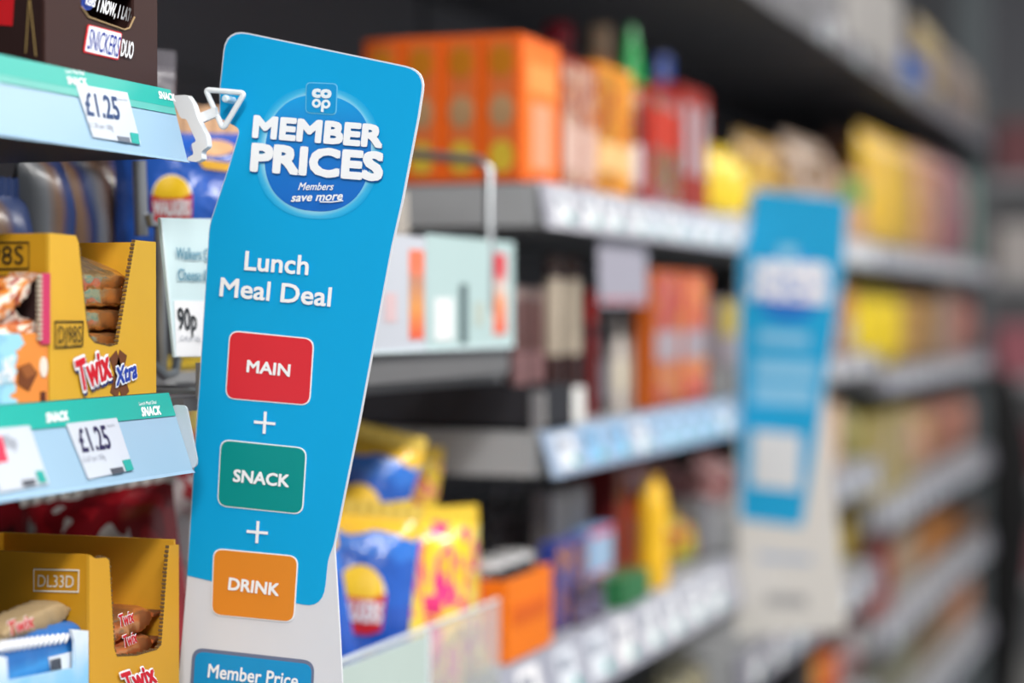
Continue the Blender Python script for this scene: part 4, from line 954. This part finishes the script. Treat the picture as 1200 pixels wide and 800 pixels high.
topitem(1112, 1150, 5, mk_pouch(blob_mat('taupe_top', ('6a5a4e', '8a7c74', '5e5048', '9a8c84'), 3)), 'taupe bag near the far end of the high shelf, {o} of five', Hh=.17)
# ---- bottle shelf
tbk = thing('display_tray', 'low black tray on the end of the bottle shelf', 'tray', (1.76, D + .14, CAM.z + Z2))
yb0 = P(640, 470, X=1.722).y; yb1 = yb0 + .20
mb = MB(); x_a, x_b, zt_ = 1.722, 1.80, CAM.z - .066
mb.box((x_a, yb0, CAM.z + Z2), (x_a + .004, yb1, zt_)); mb.box((x_b - .004, yb0, CAM.z + Z2), (x_b, yb1, zt_)); mb.box((x_a + .004, yb0, CAM.z + Z2), (x_b - .004, yb0 + .004, zt_)); mb.box((x_a + .004, yb1 - .004, CAM.z + Z2), (x_b - .004, yb1, zt_))
mb.build('tray_side', mat('2c2c31', .5), tbk); MB().box((x_a, yb0, CAM.z + Z2), (x_b, yb1, CAM.z + Z2 + .003)).build('tray_base', mat('2c2c31', .5), tbk)
fill(Z2, 636, 651, 458, 1, mk_carton(mat('7c7c80', .5), mat('a9a7a5', .5)), 'small grey packet at the bottle shelf edge', setback=.004, dp=.012, jit=0)
fill(Z2, 652, 686, 455, 1, mk_carton(mat('dcdcdc', .5), mat('e6e6e4', .5)), 'small white carton at the bottle shelf edge', setback=.004, dp=.012, jit=0)
MAUVE = glossy('6b4a48'); DBR = glossy('3a1f1c')
fill(Z2, 606, 646, 337, 2, mk_bottle(MAUVE, glossy('a08884'), mat('8c6a6c', .5), shape='can', caph=.08), 'mauve brown bottle at the near end of the bottle shelf, {o} of two', setback=.045, dp=.035, jit=0)
fill(Z2, 647, 690, 300, 2, mk_bottle(DBR, glossy('5a4038'), mat('b8ab9a', .45), shape='can', caph=.1, lr=(.40, .86)), 'dark sauce bottle with a tall cream label, {o} of two', setback=.03, dp=.045)
fill(Z2, 692, 706, 340, 1, mk_bottle(glossy('7a1c1e'), glossy('d8281e'), mat('6e2626', .4), shape='can', caph=.26), 'bottle with a bright red cap on the bottle shelf', setback=.03, dp=.03)
hc = thing('hanging_card', 'lilac grey promotion card hanging below the upper shelf edge over the white sauce bottles', 'card', P(730, 360, Y=D + .008))
MB().prism([P(a, b, Y=D + .008) for a, b in rounded([(701, 276), (758, 286), (758, 358), (703, 359)], 2)], (0, 1, 0), .0012).build('card', mat('a09eac', .5), hc)
MB().prism([P(a, b, Y=D + .0078) for a, b in ((704, 350), (757, 350), (757, 354), (704, 355))], (0, -1, 0), .0004).build('printed_line', mat('b86a70', .5), hc)
fill(Z2, 707, 722, 368, 1, mk_bottle(glossy('4a4448'), glossy('b8b0ac'), mat('77747c', .4), shape='bottle', neck=.5), 'dark grey sauce bottle beside the white ones', setback=.03, dp=.03)
fill(Z2, 723, 762, 362, 2, mk_bottle(glossy('d0c6be'), mat('8a8280', .12, .5, coat=.8), mat('dcd2c0', .4), shape='bottle', neck=.5, caph=.13, lr=(.2, .5)), 'white sauce bottle with a yellow label, {o} of two', setback=.03, dp=.035)
fill(Z2, 764, 830, 318, 2, mk_carton(mat('b8581c', .4), blob_mat('orange_art', ('c8601a', 'e0861c', 'c83c1c', 'd8741c'), 2.5), [(.34, .56, 'a89aa0', .92), (.02, .06, '8a3a1c', .9)]), 'orange and red carton with a grey band on the bottle shelf, {o} of two', setback=.015, dp=.022)
fill(Z2, 831, 838, 345, 1, mk_carton(mat('6a5848', .5), mat('8a7458', .5)), 'brown carton beside the orange banded cartons', setback=.035)
# ---- lower shelf of the middle bay
fill(Z3, 582, 640, 566, 3, mk_bottle(glossy('1d1b1f'), mat('8a8a90', .2, .6), mat('77777e', .3), shape='bottle', neck=.5, lr=(.35, .8)), 'black bottle standing behind the orange tray, {o} of three', setback=.12, dp=.04)  # grey label bands paint in the highlights on the black glass
ox0, ox1 = P(592, 700, Y=D + .004).x + .004, P(647, 700, Y=D + .004).x; oz = CAM.z + Z3 + .0005; oh = P(620, 671, Y=D + .004).z
ob = thing('orange_tray', 'bright orange card tray of black jars at the edge of the lower middle shelf', 'tray', ((ox0 + ox1) / 2, D + .03, oz))
OT = mat('ee7a1a', .45, 0, .1, 20)
MB().box((ox0, D + .004, oz), (ox1, D + .006, oh)).build('front_board', OT, ob); MB().box((ox0, D + .0065, oz), (ox0 + .002, D + .06, oh)).build('end_board', OT, ob)
MB().box((ox1 - .002, D + .0065, oz), (ox1, D + .06, oh)).build('end_board', OT, ob); MB().box((ox0 + .0025, D + .058, oz), (ox1 - .0025, D + .06, oh)).build('back_board', OT, ob)
MB().box((ox0 + .0025, D + .0065, oz), (ox1 - .0025, D + .0575, oz + .0015)).build('base_board', OT, ob)
MB().box((ox0 + .015, D + .003, oz + .03), (ox1 - .015, D + .0038, oz + .046)).build('printed_band', mat('d8621a', .45), ob)
jr = bottle('sauce_jar', '', .0185, P(620, 640, Y=D + .03).z - oz - .002, glossy('1c1a1d'), mat('eeeef0', .12, .5), None, cat='jar', shape='can', caph=.08)
for k in range(3):
    o = jr if k == 0 else dup(jr)
    o['label'] = 'short black jar with a shiny lid in the orange tray, %s of three' % ORD[k]; o['group'] = 'black jars in the orange tray'
    put(o, ox0 + .024 + k * (ox1 - ox0 - .048) / 2, D + .032, oz + .002)
fill(Z3, 652, 688, 632, 2, mk_carton(mat('2c3f8c', .4), blob_mat('blue_gold', ('2c3f8c', 'd88a30', '2a3c90', '5a6cb0', 'c87a2a'), 4, .35)), 'blue and gold snack carton on the lower shelf, {o} of two', setback=.02, dp=.018)
fill(Z3, 645, 690, 572, 2, mk_carton(mat('8c8a8c', .5), mat('b0adae', .5), [(.1, .5, '3a3436', .9)]), 'grey carton with white top behind the blue and gold cartons, {o} of two', setback=.05, dp=.02)
fill(Z3, 690, 719, 617, 1, mk_carton(mat('7a98c0', .4), mat('9ab8d8', .4), [(.9, .98, 'd0506c', .96), (.4, .46, 'c86a88', .9)]), 'pale blue carton with pink edges on the lower shelf', setback=.03, dp=.04)
fill(Z3, 680, 716, 680, 2, mk_bottle(glossy('4a3c50'), glossy('5e3f34'), mat('726a86', .4), shape='jar'), 'small violet jar with a brown lid on the lower shelf, {o} of two', setback=.004, dp=.03)
fill(Z3, 692, 722, 560, 1, mk_carton(mat('53677c', .5), mat('6a8096', .5)), 'steel blue carton behind the pale blue carton', setback=.075, dp=.02)
fill(Z3, 721, 734, 545, 1, mk_carton(mat('5e1414', .4), mat('6e1a18', .4)), 'narrow dark red carton on the lower shelf', setback=.03)
fill(Z3, 735, 765, 545, 2, mk_carton(mat('8a2a1e', .4), blob_mat('red_meal', ('a83424', 'b8603c', '8e2a20', 'a85040'), 2.5), [(.6, .8, 'b03c2c', .95)]), 'brick red carton beside the yellow bottle, {o} of two', setback=.04)
fill(Z3, 730, 762, 700, 2, mk_carton(mat('2c6a40', .4), mat('2f7448', .4)), 'low green carton in front of the brick red cartons, {o} of two', setback=.003, dp=.03)
fill(Z3, 763, 803, 556, 1, mk_bottle(mat('f0bc1c', .35, 0, .06, 10, coat=.3), glossy('e8b020'), None, shape='squeeze', caph=.07), 'tall yellow squeeze bottle on the lower middle shelf', setback=.003, dp=.05)
fill(Z3, 804, 822, 600, 2, mk_pouch(blob_mat('lime_bag', ('b0b81c', 'c8c83a', 'b8401c', 'a8b42c'), 2.5)), 'lime green packet with red foot beside the yellow bottle, {o} of two', setback=.03)
fill(Z3, 823, 837, 585, 2, mk_carton(mat('6e6e72', .5), mat('8a8a90', .5)), 'mid grey carton past the lime green packets on the lower shelf, {o} of two', setback=.03)
fill(Z3, 800, 826, 528, 2, mk_pouch(blob_mat('rose_bag', ('9a4a50', 'c89a98', '7a2a30', 'b87a78'), 3)), 'rose coloured packet in the back row behind the lime packets, {o} of two', setback=.075, dp=.04)
fill(-.50, 800, 837, 770, 3, mk_pouch(blob_mat('khaki_bag', ('8a8468', 'a8a080', '4a4a40', '9a9478'), 3)), 'khaki packet on the middle bay bottom shelf, {o} of three', setback=.03)
# ---- third bay
def far(z, rows_):
    # each row: first and last place along the shelf, top, number, product, label
    for (a, b, y, n, m, lb, *k) in rows_: fill(z, a, b, y, n, m, lb, setback=(k[0] if k else .03), dp=.07)
far(-.0678, (
 (986, 1001, 338, 2, mk_carton(mat('a86a48', .5), mat('b87850', .5), [(.05, .5, 'b4a8a0', .95)]), 'orange and cream carton just past the second sign, {o} of two'),
 (845, 872, 350, 2, mk_carton(mat('8a8088', .5), mat('a09aa4', .5), [(.45, .95, 'd0b82c', .8)]), 'grey carton with a yellow upper half beside the second sign, {o} of two'),
 (1002, 1014, 330, 2, mk_pouch(mat('e2c81a', .35, 0, .08, 8)), 'bright yellow bag in the third bay, {o} of two'),))
far(-.1048, (
 (1018, 1062, 332, 5, mk_pouch(mat('dcc01e', .35, 0, .08, 8)), 'bright yellow bag in the far bay, {o} of five'),
 (1063, 1100, 335, 5, mk_pouch(blob_mat('bronze_bag', ('a8803c', 'b88a4a', '8a6a3a', 'a88a60'), 3)), 'bronze coloured bag in the far bay, {o} of five'),
 (1101, 1118, 340, 3, mk_carton(mat('8a7468', .5), mat('9a8478', .5)), 'taupe carton in the far bay, {o} of three'),
 (1119, 1146, 342, 6, mk_pouch(blob_mat('salmon_bag', ('a85a48', 'b8786c', '8a4438', 'c08a80'), 3)), 'salmon red bag at the end of the far bay, {o} of six'),))
far(-.2498, (
 (972, 984, 470, 1, mk_carton(mat('c8a088', .5), mat('d8b49a', .5)), 'peach carton against the edge of the second sign'),
 (845, 870, 530, 2, mk_pouch(blob_mat('rose_third', ('9a4a50', 'c89a98', '7a2a30', 'b87a78'), 3)), 'rose coloured packet in the third bay seen before the second sign, {o} of two'),
 (985, 1014, 470, 3, mk_pouch(blob_mat('moss_bag', ('7a7a48', 'a89870', '6a6a3c', '9a9a60', 'b8a890'), 3)), 'moss green packet on the third bay middle shelf, {o} of three'),))
far(-.3348, (
 (1018, 1066, 480, 6, mk_carton(mat('a89a48', .5), blob_mat('straw_art', ('b8a858', 'c8b4a0', 'a8984a', 'b88a88'), 3)), 'straw yellow carton on the far middle shelf, {o} of six'),
 (1067, 1098, 470, 5, mk_pouch(blob_mat('pink_bag', ('b07a78', 'c8a088', 'a88a4a', 'b8706c'), 3)), 'dusty pink bag on the far middle shelf, {o} of five'),
 (1099, 1140, 462, 8, mk_pouch(blob_mat('coral_bag', ('a86a58', 'b87a64', '8a5a4c', 'c09080'), 3)), 'coral bag on the far middle shelf, {o} of eight'),))
far(-.4248, (
 (974, 984, 595, 1, mk_carton(mat('4a3a28', .5), mat('5a4830', .5)), 'dark brown carton beside the white foot of the second sign'),
 (985, 1008, 582, 3, mk_pouch(blob_mat('mustard_bag', ('8a7438', 'b8a01c', 'a08848', 'c8b018'), 2.5)), 'mustard yellow packet on the third bay low shelf, {o} of three'),
 (1009, 1014, 590, 1, mk_carton(mat('4a3c2c', .5), mat('5a4a38', .5)), 'dark carton at the end of the third bay low shelf'),))
far(-.5448, (
 (1018, 1046, 615, 3, mk_carton(mat('7a2418', .5), mat('8a2c1e', .5)), 'brick red carton on the far low shelf, {o} of three'),
 (1047, 1082, 608, 5, mk_pouch(blob_mat('sand_bag', ('b8a088', 'c0a890', 'a88a6c', 'c8b49c'), 3)), 'sand coloured bag on the far low shelf, {o} of five'),
 (1083, 1124, 600, 7, mk_pouch(blob_mat('ginger_bag', ('b87424', 'c07a28', '8a5420', 'b8702c'), 3)), 'ginger orange bag on the far low shelf, {o} of seven'),
 (1125, 1150, 600, 5, mk_carton(mat('5a4234', .5), mat('6a5040', .5)), 'dark brown carton at the end of the far low shelf, {o} of five'),))
far(-.6398, (
 (935, 952, 752, 2, mk_carton(mat('2c2c2e', .5), mat('3a3434', .5)), 'black carton below the second sign, {o} of two'),
 (953, 968, 752, 2, mk_pouch(blob_mat('amber_low', ('c8861c', 'd89a2c', 'a86a1c', 'c88a20'), 3)), 'amber packet on the third bay lowest shelf, {o} of two'),
 (969, 990, 748, 3, mk_pouch(blob_mat('scarlet_low', ('d8a41c', 'c83c28', 'e0782c', 'b82c30'), 3)), 'scarlet and yellow packet on the third bay lowest shelf, {o} of three'),
 (991, 1014, 740, 3, mk_pouch(blob_mat('wine_low', ('a8a0a0', '7a3440', 'b8b0b0', '8a8a88'), 3)), 'grey and wine packet on the third bay lowest shelf, {o} of three'),))
far(-.7548, (
 (1018, 1078, 700, 7, mk_pouch(blob_mat('sage_low', ('7a7c68', '8a9480', '6a5c48', '9a9a8a'), 3)), 'sage green bag on the far lowest shelf, {o} of seven'),
 (1079, 1112, 690, 6, mk_pouch(blob_mat('umber_low', ('7a6850', '8a7458', '6a5640', '9a8a70'), 3)), 'umber bag on the far lowest shelf, {o} of six'),
 (1113, 1150, 665, 7, mk_pouch(blob_mat('apricot_low', ('a8705c', 'b8805c', '9a6a50', 'c09078'), 3)), 'apricot bag on the far lowest shelf, {o} of seven'),))
# black rounded bin at the end of the unit
bn = thing('end_bumper', 'black curved guard at the far end of the shelving', 'guard', (5.38, D + .03, CAM.z - 1.0))
pts = [P(a, b, Y=D + .01) for a, b in ((1158, 445), (1163, 490), (1162, 540), (1156, 590), (1150, 640))]
MB().tube([Vector((5.390, D + .02, CAM.z - .16)), Vector((5.405, D + .0, CAM.z - .35)), Vector((5.390, D - .01, CAM.z - .52)), Vector((5.370, D + .02, CAM.z - 1.29))], [.05, .08, .08, .03], 14).build('guard_rail', mat('0b0b0d', .6), bn, smooth=True)

# ================================================================== BEYOND THE AISLE END
cab = thing('chiller_cabinet', 'blurred grey cabinet across the far end of the aisle', 'cabinet', (8.2, 0.6, 0))
MB().box((8.0, -1.6, 0), (8.7, 2.2, 2.1)).build('cabinet_body', mat('6e6e70', .6), cab)
for k in range(5): MB().box((7.93, -1.55, .25 + k * .38), (7.995, 2.15, .29 + k * .38)).build('cabinet_shelf', mat('a9a9ac', .5), cab)
for zz, cl, nm in ((.31, ('6a8a88', '9a6a70', '8a8a8c', 'a8a058'), 'bottom'), (.69, ('c8c4c0', '7a4a50', '6a8a70', '8a8a90'), 'second'), (1.07, ('b8b0b4', 'b06a74', '9aa09a', 'c0c0c4'), 'middle'), (1.45, ('c86a38', 'c8c0bc', 'c87848', 'a8a0a0'), 'fourth'), (1.83, ('7a4a50', '84565a', '704448', '7c5054'), 'top')):
    for k in range(8):
        y = -.55 + k * .26; c = cl[k % 4]
        t = carton('far_carton', '%s carton, %s along the %s ledge of the far cabinet' % (['cool toned', 'reddish', 'neutral', 'warm toned'][k % 4], ORD[k], nm), .04, .22, .2, mat(c, .6), None, cat='carton', group='cartons on the far cabinet')
        t.location = (7.955, y, zz - .0199)
        t.rotation_euler.z = 0
